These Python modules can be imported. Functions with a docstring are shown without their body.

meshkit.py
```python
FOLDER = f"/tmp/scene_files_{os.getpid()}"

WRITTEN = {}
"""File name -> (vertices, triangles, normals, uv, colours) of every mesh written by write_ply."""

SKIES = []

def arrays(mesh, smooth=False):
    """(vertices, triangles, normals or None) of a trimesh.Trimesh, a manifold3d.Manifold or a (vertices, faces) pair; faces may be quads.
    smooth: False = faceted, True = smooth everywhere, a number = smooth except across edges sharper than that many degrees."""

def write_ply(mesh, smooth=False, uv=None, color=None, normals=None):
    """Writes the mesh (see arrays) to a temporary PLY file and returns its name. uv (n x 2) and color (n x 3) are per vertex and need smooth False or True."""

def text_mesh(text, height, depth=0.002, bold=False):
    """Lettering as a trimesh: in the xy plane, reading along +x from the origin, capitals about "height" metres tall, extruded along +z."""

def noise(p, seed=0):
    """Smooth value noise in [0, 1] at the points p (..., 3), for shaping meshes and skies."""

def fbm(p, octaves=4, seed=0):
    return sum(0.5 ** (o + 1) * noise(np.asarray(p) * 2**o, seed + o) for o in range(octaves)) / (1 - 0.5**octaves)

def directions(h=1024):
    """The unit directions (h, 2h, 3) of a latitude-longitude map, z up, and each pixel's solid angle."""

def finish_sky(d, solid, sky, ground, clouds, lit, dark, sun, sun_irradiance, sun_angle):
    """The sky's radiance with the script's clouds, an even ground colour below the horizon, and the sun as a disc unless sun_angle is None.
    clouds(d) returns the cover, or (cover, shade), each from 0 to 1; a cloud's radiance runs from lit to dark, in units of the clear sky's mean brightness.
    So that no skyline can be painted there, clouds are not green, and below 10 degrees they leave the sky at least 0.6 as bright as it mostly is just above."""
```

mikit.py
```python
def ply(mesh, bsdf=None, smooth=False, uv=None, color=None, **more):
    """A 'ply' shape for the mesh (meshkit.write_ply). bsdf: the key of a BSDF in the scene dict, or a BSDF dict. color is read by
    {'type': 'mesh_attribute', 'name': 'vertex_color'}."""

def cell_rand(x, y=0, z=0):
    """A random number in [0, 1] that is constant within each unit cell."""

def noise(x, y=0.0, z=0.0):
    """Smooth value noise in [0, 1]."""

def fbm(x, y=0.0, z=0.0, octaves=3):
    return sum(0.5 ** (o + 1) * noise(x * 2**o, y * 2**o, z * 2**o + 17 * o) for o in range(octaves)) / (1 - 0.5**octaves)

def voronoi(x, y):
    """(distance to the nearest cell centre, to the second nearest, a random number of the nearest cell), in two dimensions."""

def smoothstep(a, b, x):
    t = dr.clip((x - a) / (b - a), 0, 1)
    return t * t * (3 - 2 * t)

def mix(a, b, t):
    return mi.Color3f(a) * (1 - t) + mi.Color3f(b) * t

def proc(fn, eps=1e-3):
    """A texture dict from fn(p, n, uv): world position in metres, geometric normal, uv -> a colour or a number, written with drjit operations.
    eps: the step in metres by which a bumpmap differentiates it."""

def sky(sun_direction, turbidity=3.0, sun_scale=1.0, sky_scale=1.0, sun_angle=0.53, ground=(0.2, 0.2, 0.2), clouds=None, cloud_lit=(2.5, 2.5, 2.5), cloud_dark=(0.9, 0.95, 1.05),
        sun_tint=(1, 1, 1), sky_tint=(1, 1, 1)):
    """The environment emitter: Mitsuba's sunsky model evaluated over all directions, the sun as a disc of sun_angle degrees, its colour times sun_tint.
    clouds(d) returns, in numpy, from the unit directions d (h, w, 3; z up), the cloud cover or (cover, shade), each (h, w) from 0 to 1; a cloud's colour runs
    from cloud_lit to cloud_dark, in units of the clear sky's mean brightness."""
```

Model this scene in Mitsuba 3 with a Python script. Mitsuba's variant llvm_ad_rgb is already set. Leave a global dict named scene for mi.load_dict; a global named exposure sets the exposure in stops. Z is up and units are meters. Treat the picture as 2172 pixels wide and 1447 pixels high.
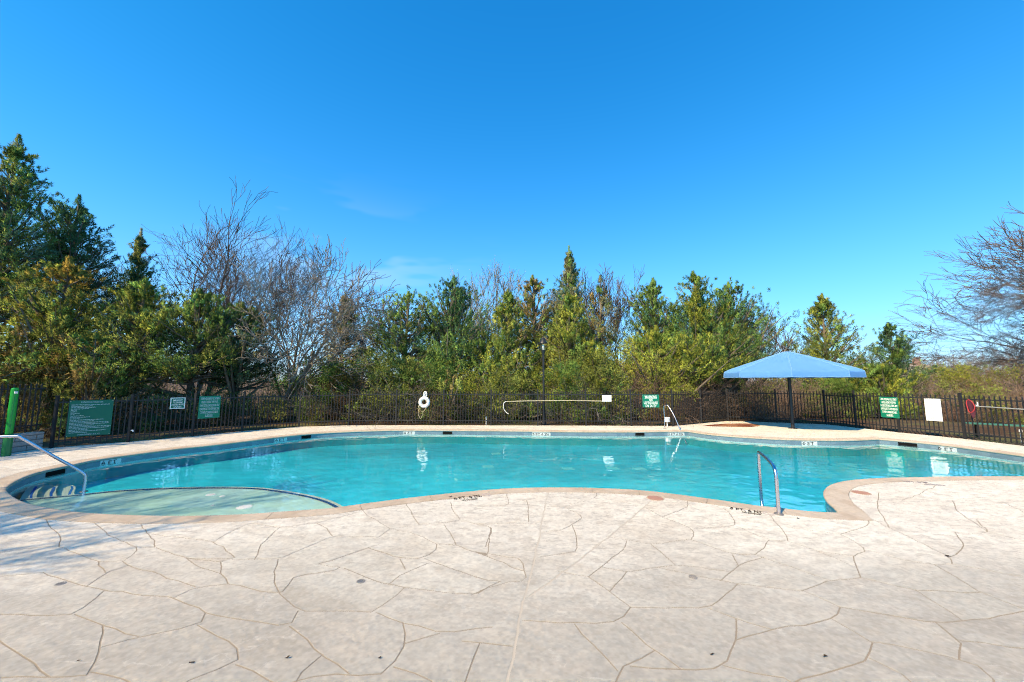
import math, numpy as np, trimesh, mitsuba as mi, mikit, meshkit
from shapely.geometry import Polygon, LineString, Point, MultiPolygon, box
from shapely.ops import unary_union
import drjit as dr

scene, labels = {}, {}
T = mi.ScalarTransform4f
# ------------------------------------------------------------------ camera, sky, exposure
EYE, FPX, HOR = 1.9, 790.0, 808.0              # eye height; focal length and horizon row in the photograph's pixels (2172 wide)
PITCH = math.atan((HOR - 723.5) / FPX)
scene['camera'] = {'type': 'perspective', 'fov': 2 * math.degrees(math.atan(1086 / FPX)), 'fov_axis': 'x', 'near_clip': 0.05, 'far_clip': 4000.0,
                   'to_world': T().look_at(origin=[0, 0, EYE], target=[0, math.cos(PITCH), EYE + math.sin(PITCH)], up=[0, 0, 1])}
SUN = np.array([-0.69, -0.72, 0.88])


def wisps(d):
    az, el = np.arctan2(d[..., 0], d[..., 1]), np.arcsin(np.clip(d[..., 2], -1, 1))
    q = np.stack([az * 5 - el * 3, el * 26, az * 0 + 3.3], -1)
    n = meshkit.fbm(q, 4, 5)
    haze = 0.70 * np.exp(-np.clip(el, 0, 2) / 0.15)
    return haze + np.clip((n - 0.50) * 1.6, 0, 0.15) * np.exp(-((el - 0.30) / 0.10) ** 2 - ((az + 0.43) / 0.22) ** 2)


scene['sky'] = mikit.sky(SUN, turbidity=3.2, sky_tint=(0.13, 1.60, 2.30), sun_tint=(1.49, 1.37, 1.14), clouds=wisps, cloud_lit=(2.2, 2.25, 2.3))
exposure = 1.85


def ray(x, y):
    d, c, s = ((x - 1086) / FPX, 1.0, -(y - 723.5) / FPX), math.cos(PITCH), math.sin(PITCH)
    return np.array([d[0], d[1] * c - d[2] * s, d[1] * s + d[2] * c])


def at(x, y, z=0.0):
    """A pixel of the photograph as a point of the level z."""
    d = ray(x, y)
    return d[:2] * ((z - EYE) / d[2])


def atY(x, y, Y):
    d = ray(x, y)
    return np.array([0, 0, EYE]) + d * (Y / d[1])


def onplane(x, y, p, q, off=0.0):
    """A pixel as a point of the upright plane through p and q, off metres in front of it."""
    u = np.array([q[0] - p[0], q[1] - p[1]]); u = u / np.linalg.norm(u)
    n = np.array([u[1], -u[0]]); n = n * np.sign(-n @ np.array(p[:2]))
    d = ray(x, y)
    t = (n @ np.array(p[:2]) + off) / (n @ d[:2])
    return np.array([0, 0, EYE]) + d * t


# ------------------------------------------------------------------ materials
def rgb(*c): return {'type': 'rgb', 'value': list(c)}
def diffuse(c): return {'type': 'twosided', 'bsdf': {'type': 'diffuse', 'reflectance': c if isinstance(c, dict) else rgb(*c)}}
def principled(c, rough=0.5, metal=0.0, **k):
    return {'type': 'twosided', 'bsdf': {'type': 'principled', 'base_color': c if isinstance(c, dict) else rgb(*c), 'roughness': rough, 'metallic': metal, **k}}


fb, sm, mx = mikit.fbm, mikit.smoothstep, mikit.mix


def stone_color(seed, light, mid, tan):
    def fn(p, n, uv):
        a = fb(p.x * 0.9 + seed, p.y * 2.6 + p.x * 0.5, seed, 4)
        b = fb(p.x * 5.0, p.y * 9.0 + seed, 3.0, 4)
        c = fb(p.x * 34.0, p.y * 40.0, 7.0, 2)
        w = fb(p.x * 2.3 + 9.0, p.y * 5.0, 11.0 + seed, 4)
        col = mx(mid, tan, sm(0.46, 0.74, a) * 0.7)
        col = mx(col, light, sm(0.47, 0.70, w) * 0.6)
        front_shade = sm(5.4, 2.6, p.y + 2.6 * (fb(p.x * 0.5, p.y * 0.8, 21.0, 4) - 0.5) + 1.4 * (b - 0.5))   # foreground shading painted into the stone colour, deeper towards the camera
        col = mx(col, col * mi.Color3f(0.655, 0.65, 0.64), front_shade)
        col = mx(col, mi.Color3f(*tan) * 0.86, sm(0.56, 0.76, b) * 0.55)
        g = fb(p.x * 11.0 + 3.0, p.y * 21.0, 5.0, 4)
        col = mx(col, mi.Color3f(*tan) * 0.80, sm(0.46, 0.78, g) * 0.55)
        vein = dr.abs(fb(p.x * 4.2 + 0.8 * g, p.y * 7.5 + 40.0, 2.0, 4) - 0.5) + 0.6 * dr.abs(mikit.noise(p.x * 1.7, p.y * 1.7, 31.0) - 0.5)
        col = mx(col, mi.Color3f(*light) * 1.12, sm(0.055, 0.0, vein) * 0.22)
        return col * (0.84 + 0.32 * c)
    return mikit.proc(fn)


def stone_bump(p, n, uv):
    a = fb(p.x * 4.0, p.y * 6.0, 1.0, 3) + 0.35 * fb(p.x * 30.0, p.y * 30.0, 2.0, 2)
    v = dr.abs(mikit.noise(p.x * 5.0 + a * 2.0, p.y * 8.0, 5.0) - 0.5)
    crease = 1 - sm(0.0, 0.05, v)
    return 0.7 * a - 0.16 * crease * sm(0.40, 0.6, mikit.noise(p.x * 2.0, p.y * 2.0, 9.0))


def bumped(bsdf, fn, scale, eps=3e-3):
    return {'type': 'twosided', 'bsdf': {'type': 'bumpmap', 'arbitrary': mikit.proc(fn, eps), 'scale': scale, 'bsdf': bsdf['bsdf']}}


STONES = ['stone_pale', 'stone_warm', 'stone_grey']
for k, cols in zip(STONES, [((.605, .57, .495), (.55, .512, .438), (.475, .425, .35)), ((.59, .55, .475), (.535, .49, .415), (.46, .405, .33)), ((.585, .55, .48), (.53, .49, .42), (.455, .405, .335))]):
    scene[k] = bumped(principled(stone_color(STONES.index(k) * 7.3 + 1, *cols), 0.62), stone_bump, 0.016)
scene['joint'] = diffuse((.285, .24, .19))
scene['caulk'] = diffuse((.46, .41, .34))


def coping_color(p, n, uv):
    a = fb(p.x * 2.2, p.y * 2.2, 0.5, 4); b = fb(p.x * 25.0, p.y * 25.0, 2.0, 2)
    return mx((.43, .355, .27), (.375, .295, .215), sm(.42, .66, a)) * (0.9 + 0.2 * b)


scene['coping'] = principled(mikit.proc(coping_color), 0.6)


def ground_color(p, n, uv):
    a = fb(p.x * 0.5, p.y * 0.5, 0.0, 4); b = fb(p.x * 7.0, p.y * 7.0, 1.0, 3); c = mikit.noise(p.x * 45.0, p.y * 45.0, 4.0)
    col = mx((.085, .055, .038), (.11, .085, .06), sm(.4, .65, a))
    col = mx(col, (.12, .13, .055), sm(.55, .7, fb(p.x * 1.3 + 5.0, p.y * 1.3, 6.0, 3)) * 0.6)
    return col * (0.55 + 0.6 * b + 0.35 * c)


scene['litter'] = diffuse(mikit.proc(ground_color))


def plaster_color(p, n, uv):
    a = fb(p.x * 0.35, p.y * 0.7, 0.0, 3); b = fb(p.x * 3.2, p.y * 6.0, 2.0, 4)
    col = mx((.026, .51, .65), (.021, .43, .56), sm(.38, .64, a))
    return col * (0.82 + 0.36 * b)


scene['plaster_blue'] = diffuse(mikit.proc(plaster_color))
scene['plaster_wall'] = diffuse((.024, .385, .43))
scene['plaster_edge'] = diffuse((.46, .76, .74))


def shelf_color(p, n, uv):
    a = fb(p.x * 1.1, p.y * 2.2, 0.0, 4); b = fb(p.x * 8.0, p.y * 8.0, 2.0, 3)
    return mx((.37, .62, .59), (.39, .64, .54), sm(.4, .62, a)) * (0.86 + 0.26 * b)


scene['plaster_shelf'] = diffuse(mikit.proc(shelf_color))
scene['tread_pale'] = diffuse((.42, .53, .46))
scene['plate_pale'] = diffuse((.09, .54, .60))


def tile_color(p, n, uv):
    h = mikit.cell_rand(p.x / 0.152, p.y / 0.152, dr.floor(p.z / 0.075))
    a = fb(p.x * 9.0, p.y * 9.0, p.z * 20.0, 3)
    return mx((.10, .15, .19), (.20, .255, .29), 0.55 * h + 0.45 * a)


scene['tile_slate'] = principled(mikit.proc(tile_color), 0.25)
scene['tile_blue'] = diffuse((.012, .07, .19))
scene['stripe_blue'] = diffuse((.015, .11, .42))
scene['water'] = {'type': 'thindielectric', 'int_ior': 1.31, 'ext_ior': 1.0}
scene['black_metal'] = principled((.024, .024, .026), 0.5, specular=0.3)
scene['lamp_black'] = principled((.018, .018, .02), 0.4)
scene['steel'] = {'type': 'twosided', 'bsdf': {'type': 'roughconductor', 'material': 'Cr', 'alpha': 0.14}}
scene['steel_dull'] = principled((.24, .22, .20), 0.45, 0.5)
scene['alu'] = principled((.62, .60, .52), 0.35, 0.6)
scene['white_paint'] = principled((.80, .80, .78), 0.4)
scene['white_vinyl'] = principled((.74, .75, .74), 0.35)
scene['pale_print'] = diffuse((.40, .54, .53))
scene['grey_print'] = diffuse((.42, .42, .44))
scene['tile_white'] = principled((.55, .56, .54), 0.3)
scene['rope'] = diffuse((.62, .55, .38))
scene['sign_green'] = principled((.008, .135, .085), 0.5, specular=0.25)
scene['sign_bright'] = principled((.006, .19, .115), 0.5, specular=0.25)
scene['sign_letter'] = diffuse((.78, .84, .80))
scene['ink'] = diffuse((.022, .02, .022))
scene['worn_ink'] = diffuse((.25, .22, .24))
scene['faint_ink'] = diffuse((.44, .385, .37))
scene['pad_green'] = principled((.008, .28, .035), 0.42)
scene['pad_dark'] = principled((.012, .17, .05), 0.5)
scene['net_red'] = principled((.50, .045, .05), 0.4)
scene['net_bag'] = {'type': 'twosided', 'bsdf': {'type': 'diffuse', 'reflectance': rgb(.10, .035, .05)}}
scene['lid_red'] = diffuse((.40, .225, .175))
scene['drain_metal'] = principled((.30, .275, .25), 0.5, 0.3)
scene['leaf_dry'] = diffuse((.06, .045, .035))
scene['bench_green'] = principled((.045, .16, .115), 0.5)
scene['dark_hole'] = diffuse((.012, .011, .011))
scene['glass'] = {'type': 'thindielectric', 'int_ior': 1.45}


def canopy_color(p, n, uv):
    a = fb(p.x * 1.5, p.y * 1.5, p.z * 3.0, 3); w = mikit.noise(p.x * 160.0, p.y * 160.0, p.z * 160.0)
    return mx((.105, .265, .55), (.12, .285, .57), a) * (0.985 + 0.03 * w)


scene['canvas'] = {'type': 'principledthin', 'base_color': mikit.proc(canopy_color), 'roughness': 0.8, 'diff_trans': 0.05}
scene['canvas_edge'] = diffuse((.22, .40, .66))


def rust_color(p, n, uv):
    a = fb(p.x * 2.0, p.y * 3.0, 0.0, 4); b = mikit.noise(p.x * 14.0, p.y * 14.0, 3.0)
    return mx((.34, .17, .10), (.17, .06, .04), sm(.36, .62, a)) * (0.7 + 0.6 * b)


scene['red_mulch'] = diffuse(mikit.proc(rust_color))


def brick_color(p, n, uv):
    return mx((.40, .375, .345), (.30, .28, .26), fb(p.x * 6.0 + p.y * 6.0, p.z * 9.0, 2.0, 4)) * (0.85 + 0.3 * mikit.noise(p.x * 60.0, p.y * 60.0, p.z * 60.0))


scene['block'] = diffuse(mikit.proc(brick_color))
scene['mortar'] = diffuse((.20, .19, .18))
VC = {'type': 'mesh_attribute', 'name': 'vertex_color'}
scene['needles'] = {'type': 'principledthin', 'base_color': VC, 'roughness': 0.7, 'diff_trans': 0.32}
scene['bark'] = diffuse(VC)
scene['roof_tan'] = diffuse((.42, .37, .32))
scene['house_brick'] = diffuse((.42, .25, .20))
scene['house_trim'] = diffuse((.7, .68, .62))


# ------------------------------------------------------------------ helpers: keys, labels, meshes
def free(key):
    if key not in scene and key not in labels and key not in USED:
        USED.add(key); return key
    n = COUNT.get(key, 0)
    while True:
        n += 1
        k = f'{key}_{n:03d}'
        if k not in USED:
            COUNT[key] = n; USED.add(k); return k


USED, COUNT = set(), {}


def thing(name, label, cat, group=None):
    k = free(name)
    labels[k] = {'label': label, 'category': cat}
    if group: labels[k]['group'] = group
    return k


def put(name, mesh, mat, parent=None, smooth=False, label=None, kind=None, color=None, **more):
    k = free(f'{parent}__{name}' if parent else name)
    scene[k] = mesh if isinstance(mesh, dict) else mikit.ply(mesh, mat, smooth=smooth, color=color, **more)
    if label or kind:
        labels.setdefault(k, {})
        if label: labels[k]['label'] = label
        if kind: labels[k]['kind'] = kind
    return k


def single(name, label, cat, mesh, mat, smooth=False, group=None, **k):
    t = thing(name, label, cat, group)
    scene[t] = mikit.ply(mesh, mat, smooth=smooth, **k)
    return t


def structure(name, mesh, mat, smooth=False, **k):
    t = free(name); labels[t] = {'kind': 'structure'}
    if mesh is not None: scene[t] = mikit.ply(mesh, mat, smooth=smooth, **k)
    return t


def cat(*ms): return trimesh.util.concatenate([m for m in ms])


def bx(cx, cy, cz, sx, sy, sz, rot=0.0, bev=0.0):
    if bev:
        m = trimesh.convex.convex_hull(np.array([[a * (sx / 2 - bev * (i != 0)), b * (sy / 2 - bev * (i != 1)), c * (sz / 2 - bev * (i != 2))]
                                                 for a in (-1, 1) for b in (-1, 1) for c in (-1, 1) for i in range(3)]))
    else:
        m = trimesh.creation.box((sx, sy, sz))
    m.apply_transform(trimesh.transformations.rotation_matrix(rot, [0, 0, 1]))
    m.apply_translation([cx, cy, cz])
    return m


def bar(p, q, w, h=None):
    """A box of section w x h from p to q."""
    p, q = np.array(p, float), np.array(q, float)
    d = q - p; L = np.linalg.norm(d); d /= L
    a = np.cross(d, [0, 0, 1.0]) if abs(d[2]) < .95 else np.array([1.0, 0, 0])
    a /= np.linalg.norm(a); b = np.cross(a, d)
    m = trimesh.creation.box((w, h or w, L))
    M = np.eye(4); M[:3, 0], M[:3, 1], M[:3, 2], M[:3, 3] = a, b, d, (p + q) / 2
    m.apply_transform(M)
    return m


def curve(points, n=8):
    """Catmull-Rom through the points."""
    p = np.array(points, float); out = []
    e = np.vstack([2 * p[0] - p[1], p, 2 * p[-1] - p[-2]])
    for i in range(len(p) - 1):
        a, b, c, d = e[i:i + 4]
        for t in np.arange(n) / n:
            out.append(0.5 * (2 * b + (c - a) * t + (2 * a - 5 * b + 4 * c - d) * t * t + (3 * b - a - 3 * c + d) * t ** 3))
    return np.vstack([out, p[-1:]])


def tube(points, r, k=8, caps=True):
    p = np.array(points, float); n = len(p)
    r = np.broadcast_to(r, (n,))
    t = np.gradient(p, axis=0); t /= np.linalg.norm(t, axis=1, keepdims=True) + 1e-12
    a = np.zeros_like(p); u = np.array([0, 0, 1.0]) if abs(t[0, 2]) < .9 else np.array([1.0, 0, 0])
    for i in range(n):
        u = u - t[i] * (u @ t[i]); u = u / np.linalg.norm(u); a[i] = u
    b = np.cross(t, a); ang = np.arange(k) * 2 * np.pi / k
    v = (p[:, None] + r[:, None, None] * (np.cos(ang)[None, :, None] * a[:, None] + np.sin(ang)[None, :, None] * b[:, None])).reshape(-1, 3)
    i, j = np.meshgrid(np.arange(n - 1), np.arange(k), indexing='ij')
    q = np.stack([i * k + j, i * k + (j + 1) % k, (i + 1) * k + (j + 1) % k, (i + 1) * k + j], -1).reshape(-1, 4)
    f = np.vstack([q[:, [0, 1, 2]], q[:, [0, 2, 3]]])
    if caps:
        v = np.vstack([v, p[:1], p[-1:]]); m = len(v)
        j = np.arange(k)
        f = np.vstack([f, np.stack([(j + 1) % k, j, np.full(k, m - 2)], 1), np.stack([(n - 1) * k + j, (n - 1) * k + (j + 1) % k, np.full(k, m - 1)], 1)])
    return trimesh.Trimesh(v, f, process=False)


def slab(poly, z0, z1):
    """An extruded shapely polygon from z0 up to z1."""
    ms = []
    for g in getattr(poly, 'geoms', [poly]):
        if g.is_empty or g.area < 1e-5: continue
        m = trimesh.creation.extrude_polygon(g, z1 - z0, engine='earcut'); m.apply_translation([0, 0, z0]); ms.append(m)
    return cat(*ms)


def sheet(poly, z):
    ms = []
    for g in getattr(poly, 'geoms', [poly]):
        if g.is_empty: continue
        v, f = trimesh.creation.triangulate_polygon(g, engine='earcut')
        a = v[f]; cr = (a[:, 1, 0] - a[:, 0, 0]) * (a[:, 2, 1] - a[:, 0, 1]) - (a[:, 1, 1] - a[:, 0, 1]) * (a[:, 2, 0] - a[:, 0, 0])
        f = np.where((cr < 0)[:, None], f[:, ::-1], f)
        ms.append(trimesh.Trimesh(np.c_[v, np.full(len(v), z)], f, process=False))
    return cat(*ms)


def lathe(profile, x, y, z, k=24):
    m = trimesh.creation.revolve(np.array(profile, float), sections=k); m.apply_translation([x, y, z]); return m


def framed(mesh, o, u, v, w):
    M = np.eye(4); M[:3, 0], M[:3, 1], M[:3, 2], M[:3, 3] = u, v, w, o
    m = mesh.copy(); m.apply_transform(M); return m


def lettering(text, width, height, bold=True, depth=0.003):
    """Text of the given width and capital height, centred on the origin in the xy plane."""
    m = meshkit.text_mesh(text, 1.0, 0.01, bold)
    lo, hi = m.bounds
    m.apply_translation([-(lo[0] + hi[0]) / 2, -0.5, 0])
    m.apply_scale([width / (hi[0] - lo[0]), height, depth / 0.01])
    return m


# ------------------------------------------------------------------ pool outline (deck-level inner edge of the coping)
def px(pts, z=0.0): return [tuple(at(x, y, z)) for x, y in pts]


near = [(1777, 1085.7), (1726, 1083.6), (1684, 1079.5), (1643, 1074.7), (1601, 1070.5), (1540, 1061.5), (1448, 1049), (1373, 1040), (1298, 1035.3), (1199, 1032.6), (1100, 1034), (1020, 1039), (873, 1054),
        (749, 1070), (706, 1076), (600, 1083.5), (498, 1090), (373, 1092.5), (260, 1090), (203, 1087), (156, 1083), (108, 1076), (77, 1070), (50, 1062), (30, 1052), (19, 1043), (15.5, 1036),
        (25, 1026), (50, 1012.7), (87, 1000), (149, 986.5), (224, 971.6), (373, 951.7), (460, 942.5), (540, 933), (600, 925.5), (674, 918.5), (774, 913.8), (873, 912), (1040, 913), (1199, 915), (1323, 915.6), (1459.6, 914.3)]
mid = [(1459.6, 914.3), (1500, 920.2), (1562, 925.6), (1655, 931), (1747, 933.2), (1809, 933), (1865, 930.7)]
right = px([(1865, 930.7), (1917, 935), (1995, 942.5), (2088, 954.5), (2172, 966)]) + [(13.2, 9.2), (12.85, 8.45), (12.1, 8.02), (11.2, 7.85)] + px([(2172, 1009), (2050, 1009.3), (1933, 1011.4), (1860, 1013.2), (1802, 1017.5), (1767, 1024.5), (1750, 1034), (1745.5, 1046), (1753, 1061.5), (1767, 1074), (1777, 1085.7)])
outline, corner = [], []
for sec in (px(near), px(mid), right):
    c = curve(sec, 10)
    L = LineString(c); n = max(2, int(L.length / 0.09))
    pts = [L.interpolate(i / n, normalized=True).coords[0] for i in range(n)]
    corner.append(len(outline)); outline += pts
PO = np.array(outline)
if Polygon(PO).exterior.is_ccw is False:
    PO = PO[::-1]
POOL = Polygon(PO).buffer(0)
prev, nxt = np.roll(PO, 1, 0), np.roll(PO, -1, 0)
e1, e2 = PO - prev, nxt - PO
n1 = np.stack([e1[:, 1], -e1[:, 0]], 1); n2 = np.stack([e2[:, 1], -e2[:, 0]], 1)
n1 /= np.linalg.norm(n1, axis=1, keepdims=True); n2 /= np.linalg.norm(n2, axis=1, keepdims=True)
NO = (n1 + n2) / np.maximum(1 + (n1 * n2).sum(1, keepdims=True), 0.35)          # outward, mitred


def ring_strip(off, z0, z1, sub=None):
    """A wall along the outline, off metres outward, from z0 up to z1, facing the water."""
    p = PO + NO * off; n = len(p); i = np.arange(n) if sub is None else np.array(sub)
    j = (i + 1) % n
    v = np.vstack([np.c_[p, np.full(n, z0)], np.c_[p, np.full(n, z1)]])
    f = np.vstack([np.stack([i, j + n, j], 1), np.stack([i, i + n, j + n], 1)])
    return trimesh.Trimesh(v, f, process=False)


WL, FLOOR, SHELF = -0.135, -0.52, -0.215
basin = structure('swimming_pool', None, None)
put('pool_floor', sheet(POOL.buffer(0.03), FLOOR), 'plaster_blue', basin)
put('waterline_tile', ring_strip(0.022, -0.185, -0.05), 'tile_slate', basin)
put('wall_edge', ring_strip(0.019, -0.235, -0.185), 'plaster_edge', basin)  # sunlit wall below the tile, painted as a paler plaster band
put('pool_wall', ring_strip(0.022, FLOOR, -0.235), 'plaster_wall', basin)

# coping stones: a bullnose section swept along the outline, cut at the joints
PROF = np.array([(.33, -.06), (.33, .003), (.055, .003), (.03, -.001), (.012, -.009), (.002, -.022), (.002, -.038), (.012, -.05), (.03, -.056)])
N = len(PO); step = 11; start = 0
rng = np.random.default_rng(3)
while start < N:
    end = min(N, start + step + int(rng.integers(-2, 3)))
    if N - end < 5: end = N
    idx = np.arange(start, end + 1) % N
    base = PO[idx].copy()
    d0 = base[1] - base[0]; d1 = base[-2] - base[-1]
    base[0] += d0 / np.linalg.norm(d0) * 0.003; base[-1] += d1 / np.linalg.norm(d1) * 0.003
    ringv = [np.c_[base + NO[idx] * o, np.full(len(idx), z)] for o, z in PROF]
    v = np.stack(ringv, 1).reshape(-1, 3); k = len(PROF)
    i, j = np.meshgrid(np.arange(len(idx) - 1), np.arange(k), indexing='ij')
    q = np.stack([i * k + j, i * k + (j + 1) % k, (i + 1) * k + (j + 1) % k, (i + 1) * k + j], -1).reshape(-1, 4)
    f = np.vstack([q[:, [0, 1, 2]], q[:, [0, 2, 3]]])
    cap = np.array([[0, m, m + 1] for m in range(1, k - 1)])
    f = np.vstack([f, cap[:, ::-1], cap + (len(idx) - 1) * k])
    m = trimesh.Trimesh(v, f, process=False)
    if m.volume < 0: m.invert()
    put('coping_stone', m, 'coping', basin, smooth=40)
    start = end

# sun shelf with a tiled edge line, and the entry steps
edge_px = [(20, 1066), (47, 1059.5), (110, 1053.5), (174, 1048), (249, 1040.5), (320, 1036), (400, 1033.5), (473, 1032.8), (540, 1034), (580, 1037.5), (624, 1044), (674, 1054), (711, 1066), (740, 1082)]
edge = curve(px(edge_px, SHELF), 6)
shelf = Polygon(list(edge) + [(-1.8, 3.0), (-11, 3.0)]).buffer(0).intersection(POOL.buffer(0.02))
put('sun_shelf', slab(shelf, FLOOR - .01, SHELF), 'plaster_shelf', basin, label='shallow pale green tanning shelf under a film of water')
el = LineString(edge)
lip = el.buffer(0.14).intersection(shelf)
line = el.buffer(0.125).difference(el.buffer(0.065)).intersection(shelf)
put('shelf_lip', sheet(lip, SHELF + .003), 'tread_pale', basin)
put('edge_tile', sheet(line, SHELF + .006), 'tile_blue', basin)
steps = [(-.235, [(36, 1072), (46, 1052), (56, 1038), (67, 1029.5), (90, 1030.5), (82, 1040), (78, 1052), (78, 1066)]),
         (-.31, [(70, 1066), (76, 1040), (90, 1029), (121, 1030.5), (121, 1034), (118, 1042), (118, 1062)]),
         (-.385, [(110, 1062), (112, 1040), (121, 1027), (146, 1028), (160, 1033), (157, 1045), (156, 1058)])]
stripes = [[(63, 1058), (63, 1048), (70, 1038), (75, 1032), (80, 1032.5), (75, 1040), (69, 1049), (68, 1058)],
           [(105, 1055), (105, 1046), (110, 1038), (112, 1033), (118, 1034), (116, 1040), (111, 1048), (111, 1054)],
           [(144, 1050), (147, 1042), (151, 1036), (149, 1031), (155, 1032), (156, 1036), (152, 1043), (150, 1049)]]
for (z, pp), ss in zip(steps, stripes):
    poly = Polygon(curve(px(pp + pp[:1], z), 4)).buffer(0)
    s = put('entry_step', slab(poly, FLOOR - .005, z), 'tread_pale', basin)
    put('stripe', sheet(Polygon(px(ss, z)).buffer(0).intersection(poly), z + .004), 'stripe_blue', s)
for x, y, w in [(447, 1049.6, .16), (471, 1053, .09), (451, 1072.5, .06), (518, 1075.5, .24)]:
    c = at(x, y, SHELF)
    put('shelf_disc', lathe([(0, .006), (w * .4, .006), (w * .5, 0)], c[0], c[1], SHELF, 16), 'white_vinyl', basin)  # plain white discs of several widths laid on the shelf
for x, y in [(1035, 990), (1205, 995), (1356, 995), (1300, 994), (1052, 963), (1840, 998)]:
    c = at(x, y, FLOOR)
    put('floor_drain', bx(c[0], c[1], FLOOR + .006, .30, .26, .012, .2), 'plate_pale', basin)


# water: a rippled sheet, a little wider than the basin's wall line
def water_mesh():
    s = 0.045
    x0, y0, x1, y1 = POOL.bounds
    xs, ys = np.arange(x0 - .1, x1 + .1, s), np.arange(y0 - .1, y1 + .1, s)
    X, Y = np.meshgrid(xs, ys, indexing='ij')
    import shapely
    inside = shapely.contains_xy(POOL.buffer(0.1), X, Y)
    n1 = meshkit.fbm(np.stack([X * 1.1 + Y * .3, Y * 2.3, X * 0], -1), 3, 1) - .5
    n2 = meshkit.fbm(np.stack([X * 3.4, Y * 6.0, X * 0 + 4], -1), 2, 2) - .5
    n3 = meshkit.fbm(np.stack([X * 6.5 + Y, Y * 7.5, X * 0 + 8], -1), 2, 3) - .5
    rough = np.exp(-(((X - 3.6) / 1.8) ** 2 + ((Y - 7.8) / 1.3) ** 2)) + 0.55 * np.exp(-(((X - .3) / 1.6) ** 2 + ((Y - 8.2) / 1.2) ** 2)) + .35 * np.exp(-(((X - 9) / 2.5) ** 2 + ((Y - 8.6) / .8) ** 2))
    Z = WL + 0.0075 * n1 + 0.0040 * n2 * (0.7 + rough) + 0.010 * n3 * rough + 0.0028 * n3
    keep = inside[:-1, :-1] | inside[1:, 1:] | inside[1:, :-1] | inside[:-1, 1:]
    ids = np.arange(X.size).reshape(X.shape)
    a, b, c, d = ids[:-1, :-1][keep], ids[1:, :-1][keep], ids[1:, 1:][keep], ids[:-1, 1:][keep]
    f = np.vstack([np.stack([a, b, c], 1), np.stack([a, c, d], 1)])
    used, inv = np.unique(f, return_inverse=True)
    return trimesh.Trimesh(np.stack([X, Y, Z], -1).reshape(-1, 3)[used], inv.reshape(-1, 3), process=False)


structure('water', water_mesh(), 'water', smooth=True)

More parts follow.
